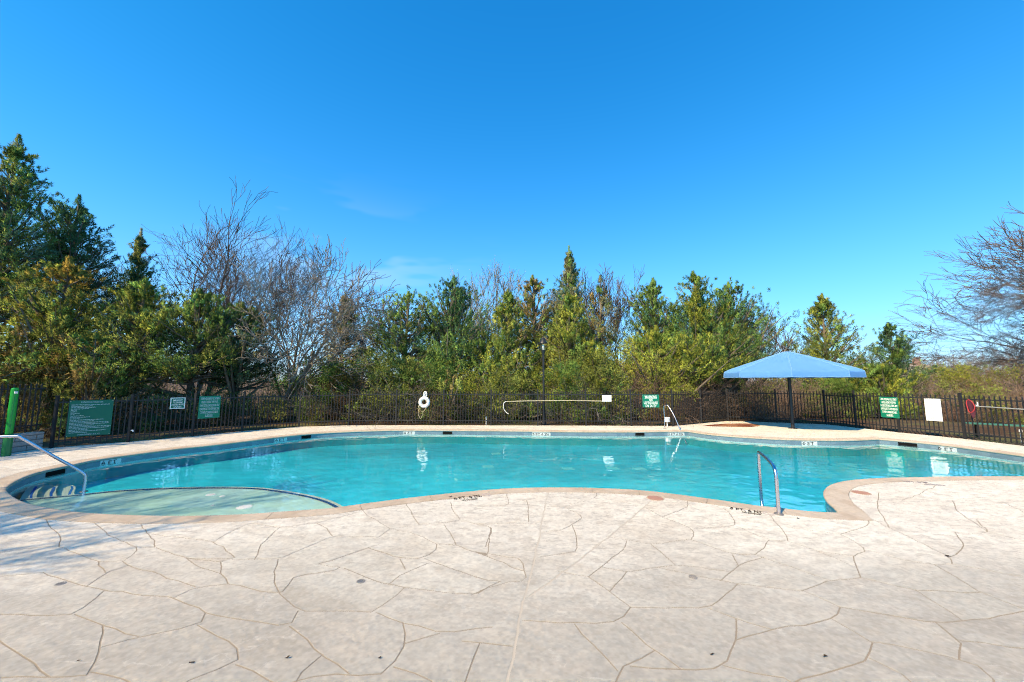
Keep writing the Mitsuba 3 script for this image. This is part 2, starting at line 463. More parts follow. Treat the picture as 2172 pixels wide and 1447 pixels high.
# ------------------------------------------------------------------ deck: flagstones cut by the joints, on a darker bed
FENCE_L = [(-13.65, 6.0), (-13.45, 10.85)]
FENCE = [(-13.1, 10.85), (-11.99, 11.9), (-10.97, 13.05), (-10.2, 14.35), (-8.85, 15.75), (-7.0, 16.25), (-5.0, 16.32), (-2.95, 16.28), (-.9, 16.24), (1.1, 16.18), (3.15, 16.12), (5.05, 16.06), (6.79, 16.0)]
FENCE_R1 = [(6.79, 16.0), (8.5, 17.0), (10.3, 18.05), (12.1, 17.3), (13.75, 16.6)]
GATE = [(13.75, 16.6), (14.02, 15.45)]
FENCE_R2 = [(14.02, 15.45), (14.33, 14.05), (14.88, 12.5), (15.05, 10.6), (15.1, 8.6)]
back = FENCE + FENCE_R1[1:] + GATE[1:] + FENCE_R2[1:]
DECK = Polygon([(-13.9, -11), (16.5, -11), (15.3, 8.6)] + [(x, y + .08) for x, y in back[::-1]] + [(-13.2, 10.9), (-13.6, 10.8), (-13.7, 6.2), (-14.2, 0)]).buffer(0)
FIELD = DECK.difference(POOL.buffer(0.336, join_style=2))
Lc = [[(0, 447), (160, 452), (318, 447), (445, 343)], [(318, 447), (435, 493), (590, 540)], [(435, 493), (441, 540), (432, 586), (415, 640), (385, 692), (360, 708), (290, 715), (210, 712), (0, 716)],
      [(210, 712), (100, 620), (0, 560), (-300, 430)], [(432, 586), (520, 562), (590, 540), (720, 517), (838, 492), (868, 470), (872, 440)], [(872, 440), (735, 377), (580, 360), (443, 343), (365, 330), (175, 268), (0, 286), (-300, 300)],
      [(735, 377), (830, 330), (968, 318)], [(365, 330), (448, 270), (548, 238)], [(448, 270), (420, 222)], [(420, 222), (520, 221), (578, 180), (578, 160)], [(420, 222), (245, 157), (255, 115), (200, 60), (190, 20)],
      [(245, 157), (140, 165), (0, 185), (-260, 220)], [(578, 160), (470, 115), (437, 90), (380, 40), (360, 0)], [(520, 221), (548, 238), (680, 280), (830, 330)], [(578, 160), (662, 163), (650, 135), (600, 75), (580, 20)],
      [(662, 163), (790, 208), (936, 224)], [(936, 224), (940, 275), (968, 318)], [(790, 208), (840, 245), (940, 275)], [(936, 224), (1002, 203), (905, 140), (870, 130), (735, 120), (650, 105)],
      [(790, 208), (1080, 214), (1180, 213), (1410, 114), (1610, 118), (1655, 84)], [(1080, 214), (1090, 180), (1120, 140), (1187, 78)], [(905, 140), (960, 105), (1060, 58), (1187, 78), (1340, 58), (1500, 20), (1545, 5)],
      [(1340, 58), (1385, 80), (1410, 114)], [(1655, 84), (1600, 50), (1555, 25), (1540, 5), (1530, -30)], [(1655, 84), (1780, 66), (1950, 50), (1945, 30), (1920, 5), (1910, -30)], [(1780, 66), (1755, 35), (1735, 0), (1720, -40)],
      [(1180, 213), (1168, 260), (1158, 300), (1190, 363)], [(968, 318), (1100, 345), (1190, 363), (1245, 300), (1248, 282), (1380, 265), (1460, 250), (1350, 235), (1560, 165), (1610, 150)], [(1190, 363), (1265, 432), (1595, 437), (1717, 332)],
      [(1265, 432), (1228, 497), (1120, 485), (872, 440)], [(1228, 497), (1370, 617), (1480, 697)], [(1370, 617), (1310, 655), (1240, 734), (1220, 790)], [(838, 492), (1012, 592), (1010, 640), (1000, 660), (880, 690), (775, 734), (700, 790)],
      [(1000, 660), (1090, 692), (1220, 760)], [(1595, 437), (1708, 480), (1865, 527), (2000, 507), (2090, 500)], [(1708, 480), (1718, 530), (1710, 573), (1700, 620), (1670, 670), (1640, 692), (1560, 703), (1480, 697), (1370, 692), (1220, 740)],
      [(1710, 573), (1800, 550), (1865, 527)], [(1670, 670), (1800, 710), (1840, 740), (1860, 800)], [(1717, 332), (1590, 305), (1460, 250)], [(1717, 332), (1880, 355), (2010, 363), (2060, 340), (2125, 305)], [(1650, 318), (1690, 285), (1820, 227)],
      [(1720, 255), (1697, 210)], [(1560, 163), (1697, 208), (1800, 208), (1850, 170), (1853, 148)], [(1853, 148), (1740, 97), (1655, 84)], [(1853, 148), (1935, 153), (2070, 200), (2172, 245), (2220, 262)], [(1935, 153), (1920, 120), (1885, 65)],
      [(1800, 208), (2050, 300), (2125, 305)], [(2060, 160), (2080, 110), (2085, 75), (1950, 50)], [(2035, 570), (2000, 650), (1975, 690), (1968, 740), (1950, 800)], [(1960, 560), (2035, 568), (2172, 582)], [(385, 692), (480, 705), (700, 790)]]
Rc = [[(-5, 60), (145, 60), (138, 0), (136, -20)], [(150, 38), (222, 38), (225, 125)], [(0, 132), (120, 130), (270, 128)], [(0, 240), (195, 270), (225, 357), (130, 358), (0, 412)], [(75, 145), (68, 215), (60, 257)],
      [(362, 65), (495, 25), (490, 0), (488, -15)], [(495, 25), (610, 50), (690, 70), (750, 105)], [(362, 65), (440, 105), (395, 135), (345, 160), (280, 162)], [(395, 135), (415, 185), (420, 240), (270, 262)], [(290, 64), (362, 65)],
      [(750, 105), (850, 65), (853, 40), (853, 10)], [(750, 105), (875, 152), (863, 193)], [(875, 152), (1040, 140), (1035, 120), (1022, 105), (1000, 75), (960, 62)], [(1040, 140), (1170, 195), (1245, 200), (1240, 180), (1180, 105), (1170, 95)],
      [(863, 193), (705, 212), (530, 182)], [(863, 193), (1025, 252), (1117, 254), (1165, 215), (1170, 195)], [(1025, 252), (1050, 298)], [(705, 212), (800, 292)], [(610, 198), (600, 230), (460, 340)], [(460, 340), (545, 397), (625, 460), (930, 463), (1047, 367)],
      [(545, 397), (600, 345), (610, 320)], [(500, 300), (610, 320), (800, 293), (1010, 318)], [(460, 340), (340, 318)], [(1047, 367), (980, 355), (740, 305)], [(1047, 367), (1310, 398), (1405, 352), (1530, 343)], [(980, 355), (1050, 298), (1150, 262)],
      [(1117, 254), (1310, 320), (1405, 352)], [(1530, 343), (1505, 290), (1500, 257), (1560, 236), (1455, 172), (1240, 145)], [(1455, 172), (1555, 140), (1570, 110)], [(1245, 200), (1365, 240), (1505, 300)], [(1365, 240), (1500, 257)],
      [(1560, 236), (1730, 285), (1815, 290), (1890, 290), (2200, 345)], [(1815, 290), (2000, 400), (2172, 468), (2260, 500)], [(1530, 343), (1745, 392), (2000, 402)], [(1745, 392), (1930, 512)],
      [(1310, 398), (1445, 458), (1440, 490), (1418, 507), (1180, 547), (1038, 590)], [(1445, 458), (1825, 520), (1930, 512), (2110, 490), (2172, 475), (2260, 460)], [(1418, 507), (1572, 595), (1565, 660), (1290, 750), (1200, 800)],
      [(1565, 660), (1690, 720), (1740, 754), (1780, 800)], [(1572, 595), (1780, 630), (1917, 668), (2000, 690), (2050, 740), (2060, 790)], [(1917, 668), (1923, 592), (1825, 520)], [(1923, 592), (2172, 625), (2300, 640)], [(930, 463), (1040, 507), (1180, 547)],
      [(1040, 507), (1045, 545), (1038, 590), (1020, 650), (990, 690), (950, 705), (860, 710), (825, 705), (625, 692)], [(625, 460), (590, 520), (405, 525), (200, 511)], [(590, 520), (720, 630), (825, 705)], [(720, 630), (575, 710), (565, 754), (550, 800)],
      [(405, 525), (470, 600), (575, 710)], [(990, 690), (1280, 750), (1330, 800)], [(1600, 10), (1600, 25), (1595, 70), (1640, 145)], [(1690, 40), (1760, 15), (1830, -20)], [(1890, 40), (1912, 85), (2030, 162)], [(1900, 165), (1935, 210), (1910, 250), (1880, 262)],
      [(1985, 115), (2030, 162), (1985, 172), (1900, 165)], [(1570, 112), (1640, 145), (1880, 262), (1890, 290)], [(2080, 45), (2300, 140)], [(2030, 162), (2172, 200), (2300, 240)]]
rng = np.random.default_rng(11)


def natural(p):
    """A joint as it was stamped: gently bent, a little unsteady."""
    p = np.array(p); L = LineString(p)
    n = max(2, int(L.length / 0.13)); q = np.array([L.interpolate(i / n, normalized=True).coords[0] for i in range(n + 1)])
    q[1:-1] += rng.normal(0, 0.007, (len(q) - 2, 2))
    return LineString(q)


joints = [natural(px([(x / 2.0, 1080 + y / 2.0) for x, y in p])) for p in Lc] + [natural(px([(1000 + x / 1.8532, 1040 + y / 1.8532) for x, y in p])) for p in Rc]
view = Polygon([(0, -.4), (-13.6, 9.3), (13.6, 9.3)]).intersection(box(-20, 2.2, 20, 20))
from shapely.affinity import translate
beyond = unary_union([translate(g, dx, dy) for g in joints for dx, dy in ((-6.4, -.9), (6.4, -.9), (0, -4.1), (-6.4, -4.9), (6.4, -4.9))]).difference(view.buffer(.05))   # the stamp goes on outside the picture
beyond = beyond.difference(Polygon([(-9.5, 5.0), (9, 5.0), (9, 20), (-9.5, 20)]))
thin = []
for k in range(26):                                                      # the far walk and the two sides: cross joints
    s = POOL.exterior.length * (0.335 + 0.022 * k)
    a = np.array(POOL.exterior.interpolate(s % POOL.exterior.length).coords[0]); b = np.array(POOL.exterior.interpolate((s + .05) % POOL.exterior.length).coords[0])
    t = (b - a) / np.linalg.norm(b - a); n = np.array([t[1], -t[0]])
    if a[1] < 8.2 and -8 < a[0] < 8: continue
    bend = rng.normal(0, .35)
    thin.append(natural([a, a + n * .9 + t * bend, a + n * 1.7 + t * rng.normal(0, .6), a + n * 3.6 + t * rng.normal(0, .8)]))
cuts = [natural(px(p)) for p in ([(1164.6, 1030), (1143, 1142.5), (1121.4, 1234), (1102.5, 1309.8), (1078, 1447), (1068, 1500)], [(1392, 1050), (1380.4, 1064.3), (1294, 1137), (1205, 1207), (1121.4, 1266.6)])]
grooves = unary_union([j.buffer(0.0056, quad_segs=2) for j in joints] + [j.buffer(0.005, quad_segs=2) for j in thin] + [beyond.buffer(0.0056, quad_segs=2)])
caulk = unary_union([c.buffer(0.0095, quad_segs=2) for c in cuts])
pieces = FIELD.difference(grooves).difference(caulk)
deck = structure('pool_deck', sheet(FIELD, -0.0022), 'joint')
rng = np.random.default_rng(5)
for g in sorted(pieces.geoms, key=lambda g: -g.area):
    g = g.simplify(0.002)
    if g.area < 0.004: continue
    dz = float(rng.uniform(-.0012, .0012))
    ms = []
    for h in getattr(g, 'geoms', [g]):
        inner = h.buffer(-0.004)
        m = slab(h, -.009, dz)
        top = (m.vertices[:, 2] > dz - 1e-6)
        ms.append(m)
    cy = g.centroid.y
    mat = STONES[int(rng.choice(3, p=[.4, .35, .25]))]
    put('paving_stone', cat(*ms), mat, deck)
for c in cuts:
    put('control_joint', sheet(c.buffer(0.0092, quad_segs=2).intersection(FIELD), -0.0008), 'caulk', deck)
BIG = 900.0
structure('ground', sheet(Polygon([(-BIG, -BIG), (BIG, -BIG), (BIG, BIG), (-BIG, BIG)]).difference(DECK.buffer(-.05)), -0.03), 'litter')

# depth markings on the deck
def deck_text(p0, p1, lines, mat, sym, cat_label):
    a, b = at(*p0), at(*p1)
    u = (b - a) / np.linalg.norm(b - a); v = np.array([-u[1], u[0]])
    U, V, W = np.array([*u, 0]), np.array([*v, 0]), np.array([0, 0, 1.0])
    t = thing('depth_marking', cat_label, 'marking')
    for text, cx, cy, w, h, m in lines:
        put('lettering', framed(lettering(text, w, h, True, .002), np.array([*(a + u * cx + v * cy), .0035]), U, V, W), m, t)
    if sym:
        c = a + u * sym[0] + v * sym[1]; r = sym[2]
        ring = Point(0, 0).buffer(r).difference(Point(0, 0).buffer(r * .78)).union(LineString([(-r * .6, r * .6), (r * .6, -r * .6)]).buffer(r * .1))
        put('no_diving_symbol', framed(slab(ring, 0, .002), np.array([*c, .0035]), U, V, W), 'faint_ink', t)


deck_text((962, 1060), (1029, 1052.5), [('4 FT. 6 IN.', .24, .035, .46, .115, 'ink'), ('NO DIVING!', .24, -.10, .26, .055, 'ink')], 'ink', (.56, .05, .075), 'black stencilled 4 foot 6 depth marking on the deck beside the coping')
deck_text((1548, 1080), (1625, 1091), [('3 FT. 6 NI', .20, .045, .40, .10, 'ink'), ('NO DIVING!', .27, -.065, .23, .055, 'ink')], 'ink', (.48, .05, .07), 'black stencilled 3 foot 6 depth marking beside the steel handrail')
deck_text((1922, 1023), (1975, 1026), [('4 FT. 6 IN.', .18, .05, .40, .10, 'worn_ink'), ('NO DIVING!', .36, -.10, .30, .05, 'worn_ink')], 'worn_ink', None, 'weathered grey depth marking on the deck behind the curved point of the pool')

for (x, y), lab in zip([(1390, 1057), (1826, 1045.5)], ['round red skimmer lid set in the deck in front of the pool', 'round red skimmer lid set in the deck right of the curved coping point']):
    c = at(x, y)
    t = put('skimmer_lid', lathe([(0, .006), (.118, .006), (.122, .002)], c[0], c[1], 0, 28), 'lid_red', deck, label=lab)
    put('rim', lathe([(.124, .001), (.126, .005), (.136, .005), (.138, .001)], c[0], c[1], 0, 28), 'coping', t)
for (x, y), lab in zip([(128, 1239), (765, 1233.5), (1470, 1225)], ['small round grey drain at the left of the front deck', 'small round grey drain in the middle of the front deck', 'small round grey drain in the front deck below the steel handrail']):
    c = at(x, y)
    t = thing('deck_drain', lab, 'drain')
    put('rim', lathe([(.030, .001), (.030, .005), (.038, .005), (.040, .001)], c[0], c[1], 0, 20), 'drain_metal', t)
    put('grate', cat(*[bx(c[0] + d, c[1], .003, .007, .05, .002) for d in (-.02, -.007, .007, .02)]), 'drain_metal', t)
rng = np.random.default_rng(8)
spots = [(167, 1403.5, 'dry leaf scrap on the deck near the bottom left corner'), (406, 1408, 'dark curled leaf on the stone right of the leftmost leaf scrap'), (609, 1398, 'dry leaf scrap third from the left on the front deck'), (805, 1397.5, 'dry leaf scrap left of the long control joint'),
         (1510, 1390, 'small dry leaf scrap on the large stone right of the control joint'), (1750, 1394.5, 'dark curled leaf on the front deck at the right'), (2010, 1181, 'dark twig lying along the thin joint at the far right of the deck'), (955, 1054.5, 'pair of dark leaf bits on the coping left of the 4 foot 6 marking'), (1693, 1101, 'tiny dark leaf bit on the deck right of the handrail foot')]
for x, y, lab in spots:
    c = at(x, y); s = 0.0105 if y > 1300 else .022
    a = np.linspace(0, 2 * np.pi, 9)[:-1]
    r = s * (1 + .3 * rng.normal(size=8)) * np.where(np.cos(a) ** 2 > .5, 1.3, .6)
    v = np.c_[c[0] + r * np.cos(a), c[1] + r * np.sin(a), .006 + rng.uniform(0, .012, 8)]
    v = np.vstack([v, [[c[0], c[1], .006]]])
    single('dry_leaf', lab, 'leaf', trimesh.Trimesh(v, [[i, (i + 1) % 8, 8] for i in range(8)], process=False), 'leaf_dry')
mul = curve(px([(1490, 903), (1515, 900.5), (1545, 899), (1580, 898.5), (1606, 900), (1612, 903), (1590, 906), (1545, 905.5), (1512, 904.5), (1490, 903)]), 5)
single('rust_stain', 'red brown patch of wet mulch on the far deck beside the umbrella shade', 'stain', slab(Polygon(mul).buffer(0), 0.0015, .004), 'red_mulch')


# ------------------------------------------------------------------ wall depth tiles and skimmer mouths (on the pool's far wall)
def wall_frame(x, y):
    p = Point(at(x, y)); s = POOL.exterior.project(p); L = POOL.exterior.length
    a, b = [np.array(POOL.exterior.interpolate((s + d) % L).coords[0]) for d in (-.12, .12)]
    c = np.array(POOL.exterior.interpolate(s).coords[0]); u = (b - a) / np.linalg.norm(b - a)
    n = np.array([u[1], -u[0]])
    if POOL.contains(Point(c + n * .1)): n = -n
    # n points away from the water; reading direction runs to the right as seen from the water
    r = np.array([-n[1], n[0]])
    if r @ np.array([c[1], -c[0]]) < 0: r = -r
    return c, r, n


for x, y, w, text in [(240, 970, .40, '4 FT'), (597, 926, .40, '4 FT'), (868, 912, .44, '6 FT'), (1148, 914.5, .70, '5 FT 6 IN'), (1434, 914.5, .66, '5 FT 6 IN'), (1716, 932.5, .46, '6 FT'), (2007, 944, .46, '6 FT')]:
    c, r, n = wall_frame(x, y)
    U, V, W = np.array([*r, 0]), np.array([0, 0, 1.0]), np.array([*-n, 0])
    o = np.array([*(c + n * .012), -.117])
    m = put('depth_tile', framed(slab(box(-w / 2, -.055, w / 2, .055), -.012, 0), o, U, V, W), 'tile_white', basin)
    k = .74 if w < .5 else .86
    put('lettering', framed(lettering(text, w * k, .075, True, .002), o - U * (w * (1 - k) / 2 - .02) + W * .0005, U, V, W), 'ink', m)
for x, y, w in [(118, 993, .50), (650, 920.5, .42), (949, 912.3, .36), (1357, 915.3, .36), (1924, 935.6, .42)]:
    c, r, n = wall_frame(x, y)
    U, V, W = np.array([*r, 0]), np.array([0, 0, 1.0]), np.array([*-n, 0])
    o = np.array([*(c + n * .016), -.107])
    m = put('skimmer_mouth', framed(slab(box(-w / 2, -.05, w / 2, .05), -.012, 0), o, U, V, W), 'dark_hole', basin)
    fr = box(-w / 2 - .012, -.062, w / 2 + .012, .056).difference(box(-w / 2, -.05, w / 2, .05))
    put('frame', framed(slab(fr, -.012, .006), o, U, V, W), 'tile_slate', m)


# ------------------------------------------------------------------ fences
PICKET = {}


def picket_dict(h):
    k = round(h, 2)
    if k not in PICKET:
        m = None
        cone = trimesh.convex.convex_hull(np.array([[a * .0125, b * .0125, k - .03] for a in (-1, 1) for b in (-1, 1)] + [[0, 0, k]]))
        m = trimesh.creation.box((.025, .025, k - .03)); m.apply_translation([0, 0, (k - .03) / 2])
        PICKET[k] = mikit.ply(cat(m, cone), 'black_metal')
    return PICKET[k]


def fence(name, label, pts, z0, h, kind='fence', gap=.05, posts=None, post_h=None, pitch=.114):
    t = thing(name, label, kind)
    for i in range(len(pts) - 1):
        p, q = np.array(pts[i]), np.array(pts[i + 1]); u = (q - p) / np.linalg.norm(q - p); L = np.linalg.norm(q - p); rot = math.degrees(math.atan2(u[1], u[0]))
        for z in (z0 + .20, z0 + h - .14):
            put('rail', bar([*(p + u * .03), z], [*(q - u * .03), z], .030, .036), 'black_metal', t)
        n = int(round((L - .06) / pitch))
        for j in range(1, n):
            c = p + u * (L * j / n)
            k = free(f'{t}__picket')
            scene[k] = {**picket_dict(h - gap), 'to_world': T().translate([c[0], c[1], z0 + gap]).rotate([0, 0, 1], rot)}
    for i, p in enumerate(pts):
        if posts and not posts[i]: continue
        ph = (post_h or h + .05)
        k = put('post', cat(bx(p[0], p[1], z0 + ph / 2, .062, .062, ph, math.atan2(u[1], u[0])), bx(p[0], p[1], z0 + ph + .006, .074, .074, .012, math.atan2(u[1], u[0]))), 'black_metal', t)
    return t


fence('iron_fence', 'black iron fence panel standing above the low stone wall at the left', FENCE_L, .46, 1.36, posts=[1, 0])
fence('iron_fence', 'black iron picket fence curving behind the rules sign and the tree shade', FENCE[:6], 0, 1.42, posts=[1, 1, 1, 1, 1, 0])
fence('iron_fence', 'long straight black iron fence behind the life ring and the rescue hook', FENCE[5:], 0, 1.46)
fence('iron_fence', 'black iron fence running back behind the blue umbrella', FENCE_R1, 0, 1.46, posts=[0, 1, 1, 1, 0])
fence('iron_gate', 'black iron pool gate right of the umbrella pole between two thick posts', GATE, 0, 1.40, kind='gate', post_h=1.5)
fence('iron_fence', 'black iron fence on the right carrying the white board and the net', FENCE_R2, 0, 1.44, posts=[0, 1, 1, 1, 1])

# the low block wall under the left fence
wt = thing('stone_wall', 'low grey block wall behind the green padded post at the left edge', 'wall')
wp, wq = np.array([-13.3, 7.2]), np.array([-13.28, 10.78]); wu = (wq - wp) / np.linalg.norm(wq - wp); wl = np.linalg.norm(wq - wp); wrot = math.atan2(wu[1], wu[0]); wn = np.array([-wu[1], wu[0]])
c = (wp + wq) / 2 + wn * .15
put('core', bx(c[0], c[1], .20, wl, .26, .40, wrot), 'mortar', wt)
rng = np.random.default_rng(21)
for r in range(3):
    s = -0.1 * (r % 2); h = .135
    while s < wl:
        w = float(rng.uniform(.28, .55)); a, b = max(s, 0) + .006, min(s + w, wl) - .006
        if b - a > .05:
            m = wp + wu * ((a + b) / 2) + wn * (.012 - float(rng.uniform(0, .012)))
            put('block', bx(m[0], m[1], .005 + r * h + h / 2, b - a, .06, h - .014, wrot, .008), 'block', wt)
        s += w
s = 0
while s < wl:
    w = .6; a, b = s + .004, min(s + w, wl) - .004
    m = wp + wu * ((a + b) / 2) + wn * .13
    put('capstone', bx(m[0], m[1], .44, b - a, .34, .055, wrot, .01), 'block', wt)
    s += w


# ------------------------------------------------------------------ signs
def sign(name, label, corners, p, q, board, off=.04, border=None):
    """corners: four pixels (tl, tr, br, bl); returns the key, the frame and the size."""
    P = [onplane(x, y, p, q, off) for x, y in corners]
    o = sum(P) / 4
    u = np.array([q[0] - p[0], q[1] - p[1], 0.0]); u /= np.linalg.norm(u)
    n = np.array([u[1], -u[0], 0])
    if n @ -o < 0: n, u = -n, -u
    u = np.cross([0, 0, 1.0], n)
    w = abs(((P[1] - P[0] + P[2] - P[3]) / 2) @ u); h = ((P[0][2] - P[3][2]) + (P[1][2] - P[2][2])) / 2
    t = thing(name, label, 'sign')
    put('board', framed(slab(box(-w / 2, -h / 2, w / 2, h / 2), -.012, 0), o, u, [0, 0, 1.0], n), board, t)
    if border:
        fr = box(-w / 2, -h / 2, w / 2, h / 2).difference(box(-w / 2 + border[0], -h / 2 + border[0], w / 2 - border[0], h / 2 - border[0]))
        put('border', framed(slab(fr, 0, .004), o, u, [0, 0, 1.0], n), border[1], t)
    for sx in (-1, 1):
        for sy in (-1, 1):
            put('bolt', framed(slab(Point(sx * (w / 2 - .02), sy * (h / 2 - .02)).buffer(.008, quad_segs=3), 0, .006), o, u, [0, 0, 1.0], n), 'alu', t)
    return t, (o, u, np.array([0, 0, 1.0]), n), w, h


def write(t, fr, rows, w, h, mat='sign_letter', bold=True):
    o, u, v, n = fr
    for text, cy, rw, rh in rows:
        put('lettering', framed(lettering(text, rw * w, rh * h, bold), o + v * (cy * h) + n * .001, u, v, n), mat, t)


def dashes(t, fr, rows, w, h, mat, seed):
    """Small print: rows of word-long strokes, too small to read."""
    o, u, v, n = fr; rng = np.random.default_rng(seed); ms = []
    for x0, x1, cy, th in rows:
        x = x0
        while x < x1 - .01:
            ww = min(float(rng.uniform(.03, .085)), x1 - x)
            ms.append(slab(box((x - .5) * w, (cy - th / 2) * h, (x + ww - .5) * w, (cy + th / 2) * h), .0, .003)); x += ww + .010
    put('small_print', framed(cat(*ms), o + n * .001, u, v, n), mat, t, kind='stuff')


P1, P2 = FENCE[0], FENCE[1]
t, fr, w, h = sign('pool_sign', 'large dark green pool rules board on the left fence', [(149, 850), (242, 847.5), (233, 923), (138, 926)], P1, P2, 'sign_green')
write(t, fr, [('POOL/PAVILION RULES', .445, .50, .036), ('IN CASE EMERGENCY DIAL 911', -.455, .50, .032)], w, h, 'pale_print')
ends = [.88, .47, .55, .40, .13, .14, .22, .09, .30, .44, .22, .76, .54, .90, .89, .55, .94, .90, .42, .84, .42]
dashes(t, fr, [(.045, .045 + e, .375 - i * .0385, .014) for i, e in enumerate(ends)], w, h, 'pale_print', 4)
t, fr, w, h = sign('pool_sign', 'small green emergency telephone sign with a white border on the left fence', [(362, 844.5), (394, 842.8), (391.5, 866.5), (360, 868)], FENCE[1], FENCE[2], 'sign_green', .04, (.022, 'sign_letter'))
write(t, fr, [('EMERGENCY', .27, .66, .125), ('TELEPHONE', .07, .64, .125), ('LOCATED IN THE', -.13, .82, .125), ('PAVILION', -.33, .50, .125)], w, h)
RISK = [('USER ASSUMES ALL RISKS', .39, .86, .098), ('WHILE USING THE POOL', .235, .78, .098), ('FACILITIES INCLUDING ANY', .08, .90, .098), ('EXPOSURE TO VIRUSES OR', -.075, .88, .098), ('OTHER COMMUNICABLE', -.23, .80, .098), ('ILLNESSES.', -.385, .36, .098)]
t, fr, w, h = sign('pool_sign', 'green all risks notice in the shade on the left fence', [(423.5, 840.3), (469, 840), (465, 886.5), (419, 888)], FENCE[2], FENCE[3], 'sign_bright')
write(t, fr, RISK, w, h, 'pale_print')
t, fr, w, h = sign('pool_sign', 'green warning sign reading no lifeguard on duty on the back fence', [(1362.5, 837.3), (1398.2, 837.5), (1398.3, 864.2), (1363.2, 864.3)], FENCE[11], FENCE[12], 'sign_bright')
write(t, fr, [('WARNING', .33, .72, .19), ('NO', .08, .20, .17), ('LIFEGUARD', -.14, .84, .19), ('ON DUTY', -.38, .66, .19)], w, h)
put('underline', framed(slab(box(-.36 * w, .19 * h, .36 * w, .215 * h), 0, .003), fr[0] + fr[3] * .001, fr[1], fr[2], fr[3]), 'sign_letter', t)
t, fr, w, h = sign('pool_sign', 'small white notice at the right end of the rescue hook', [(1277, 838), (1297, 838.2), (1297, 852.3), (1277, 852)], FENCE[10], FENCE[11], 'white_vinyl', .09)
dashes(t, fr, [(.15, .85, .24, .05), (.22, .78, -.02, .05), (.45, .58, -.24, .04)], w, h, 'grey_print', 7)
t, fr, w, h = sign('pool_sign', 'green all risks notice in the sun on the right fence', [(1865, 842), (1903, 842.5), (1908.8, 887.5), (1869, 885)], FENCE_R2[0], FENCE_R2[1], 'sign_bright')
write(t, fr, RISK, w, h)
t, fr, w, h = sign('pool_sign', 'white notice board with small print on the right fence', [(1959.3, 845.3), (1994.5, 846.5), (1999.8, 894), (1965.3, 892)], FENCE_R2[1], FENCE_R2[2], 'white_vinyl')
dashes(t, fr, [(.1, .9 - .2 * (i % 5 == 3), .42 - .042 * i, .018) for i in range(21)], w, h, 'pale_print', 9)
put('border', framed(slab(box(-w / 2, -h / 2, w / 2, h / 2).difference(box(-w / 2 + .03, -h / 2 + .03, w / 2 - .03, h / 2 - .03)), 0, .003), fr[0], fr[1], fr[2], fr[3]), 'white_paint', t)

# ------------------------------------------------------------------ life ring, rescue hook, net
fy = 16.27
def F(x, y, off=.06): return onplane(x, y, FENCE[6], FENCE[8], off)
c = F(900, 853.3, .10)
t = thing('life_ring', 'white life ring with hanging rope on the back fence', 'life ring')
m = trimesh.creation.torus(.176, .074, major_sections=36, minor_sections=14); m.apply_transform(trimesh.transformations.rotation_matrix(np.pi / 2, [1, 0, 0])); m.apply_translation(c)
put('ring', m, 'white_vinyl', t, smooth=True)
for a in (45, 135, 225, 315):
    b = trimesh.creation.torus(.080, .006, major_sections=16, minor_sections=6); b.apply_transform(trimesh.transformations.rotation_matrix(np.radians(a), [0, 0, 1]) @ np.eye(4))
    M = np.eye(4); ra = np.radians(a); d = np.array([math.cos(ra), 0, math.sin(ra)]); M[:3, 0], M[:3, 1], M[:3, 2] = d, [0, 1, 0], np.cross(d, [0, 1, 0]); M[:3, 3] = c + d * .176
    b = trimesh.creation.torus(.080, .008, major_sections=16, minor_sections=6); b.apply_transform(M)
    put('band', b, 'rope', t)
for pts in ([(888, 860), (890, 868), (894, 873), (898, 873), (902, 868), (904, 866)], [(887.5, 861), (887, 870), (888, 880), (891, 887), (894, 885), (897, 876), (898, 873)]):
    put('rope', tube(curve([F(x, y, .12) for x, y in pts], 6), .008, 6), 'rope', t)
t = thing('ring_bracket', 'white looped hanger above the life ring', 'bracket')
put('hook', tube(curve([F(x, y, o) for x, y, o in [(897.5, 842, .10), (899, 834, .09), (900.5, 830.8, .05), (903, 831, .05), (905, 833, .09), (905.2, 838, .12), (903.5, 842, .12)]], 6), .016, 8), 'white_paint', t, smooth=True)
put('backplate', framed(slab(box(-.04, -.09, .04, .09), -.01, 0), F(901, 836, .045), [1, 0, 0], [0, 0, 1], [0, -1, 0]), 'white_paint', t)

def Fh(x, y, off=.06): return onplane(x, y, FENCE[8], FENCE[11], off)
t = thing('rescue_hook', 'long pale rescue pole with a curved hook on the back fence', 'rescue pole')
put('pole', tube([Fh(1075, 851.8), Fh(1120, 850.6), Fh(1200, 849.7), Fh(1279, 851)], .015, 8), 'rope', t, smooth=True)
put('hook', tube(curve([Fh(x, y) for x, y in [(1079, 878.3), (1074, 875), (1069.5, 869), (1068, 861), (1069.5, 854), (1075, 851.8)]], 6), .013, 8), 'white_paint', t, smooth=True)
for x in (1130.6, 1235):
    put('clip', bx(*Fh(x, 850.2, .035), .05, .06, .07), 'black_metal', t)

N1, N2 = FENCE_R2[2], FENCE_R2[3]
def Fn(x, y, off=.07): return onplane(x, y, N1, N2, off)
t = thing('skimmer_net', 'red rimmed pool net with a long pale pole on the right fence', 'pool net')
hoop = [(2049.5, 853), (2051, 849.5), (2055, 848.5), (2060, 851), (2065, 857), (2067.5, 864), (2065.5, 871), (2060.5, 874.8), (2055.5, 873.5), (2052.5, 866), (2050, 858), (2049.5, 853)]
hp = curve([Fn(x, y, .10) for x, y in hoop], 4)
put('rim', tube(hp, .012, 8, False), 'net_red', t, smooth=True)
lo = [Fn(x, y, .06 + .04 * math.sin(i)) for i, (x, y) in enumerate([(2056, 872), (2058, 873), (2061, 875), (2064, 877), (2068, 875), (2070, 871), (2070, 876), (2067, 884), (2064.5, 888), (2062, 885), (2059, 880), (2056, 872)])]
lo = curve(lo, 4)
tip = Fn(2064.5, 889, .08)
v = np.vstack([hp, lo]); n = len(hp)
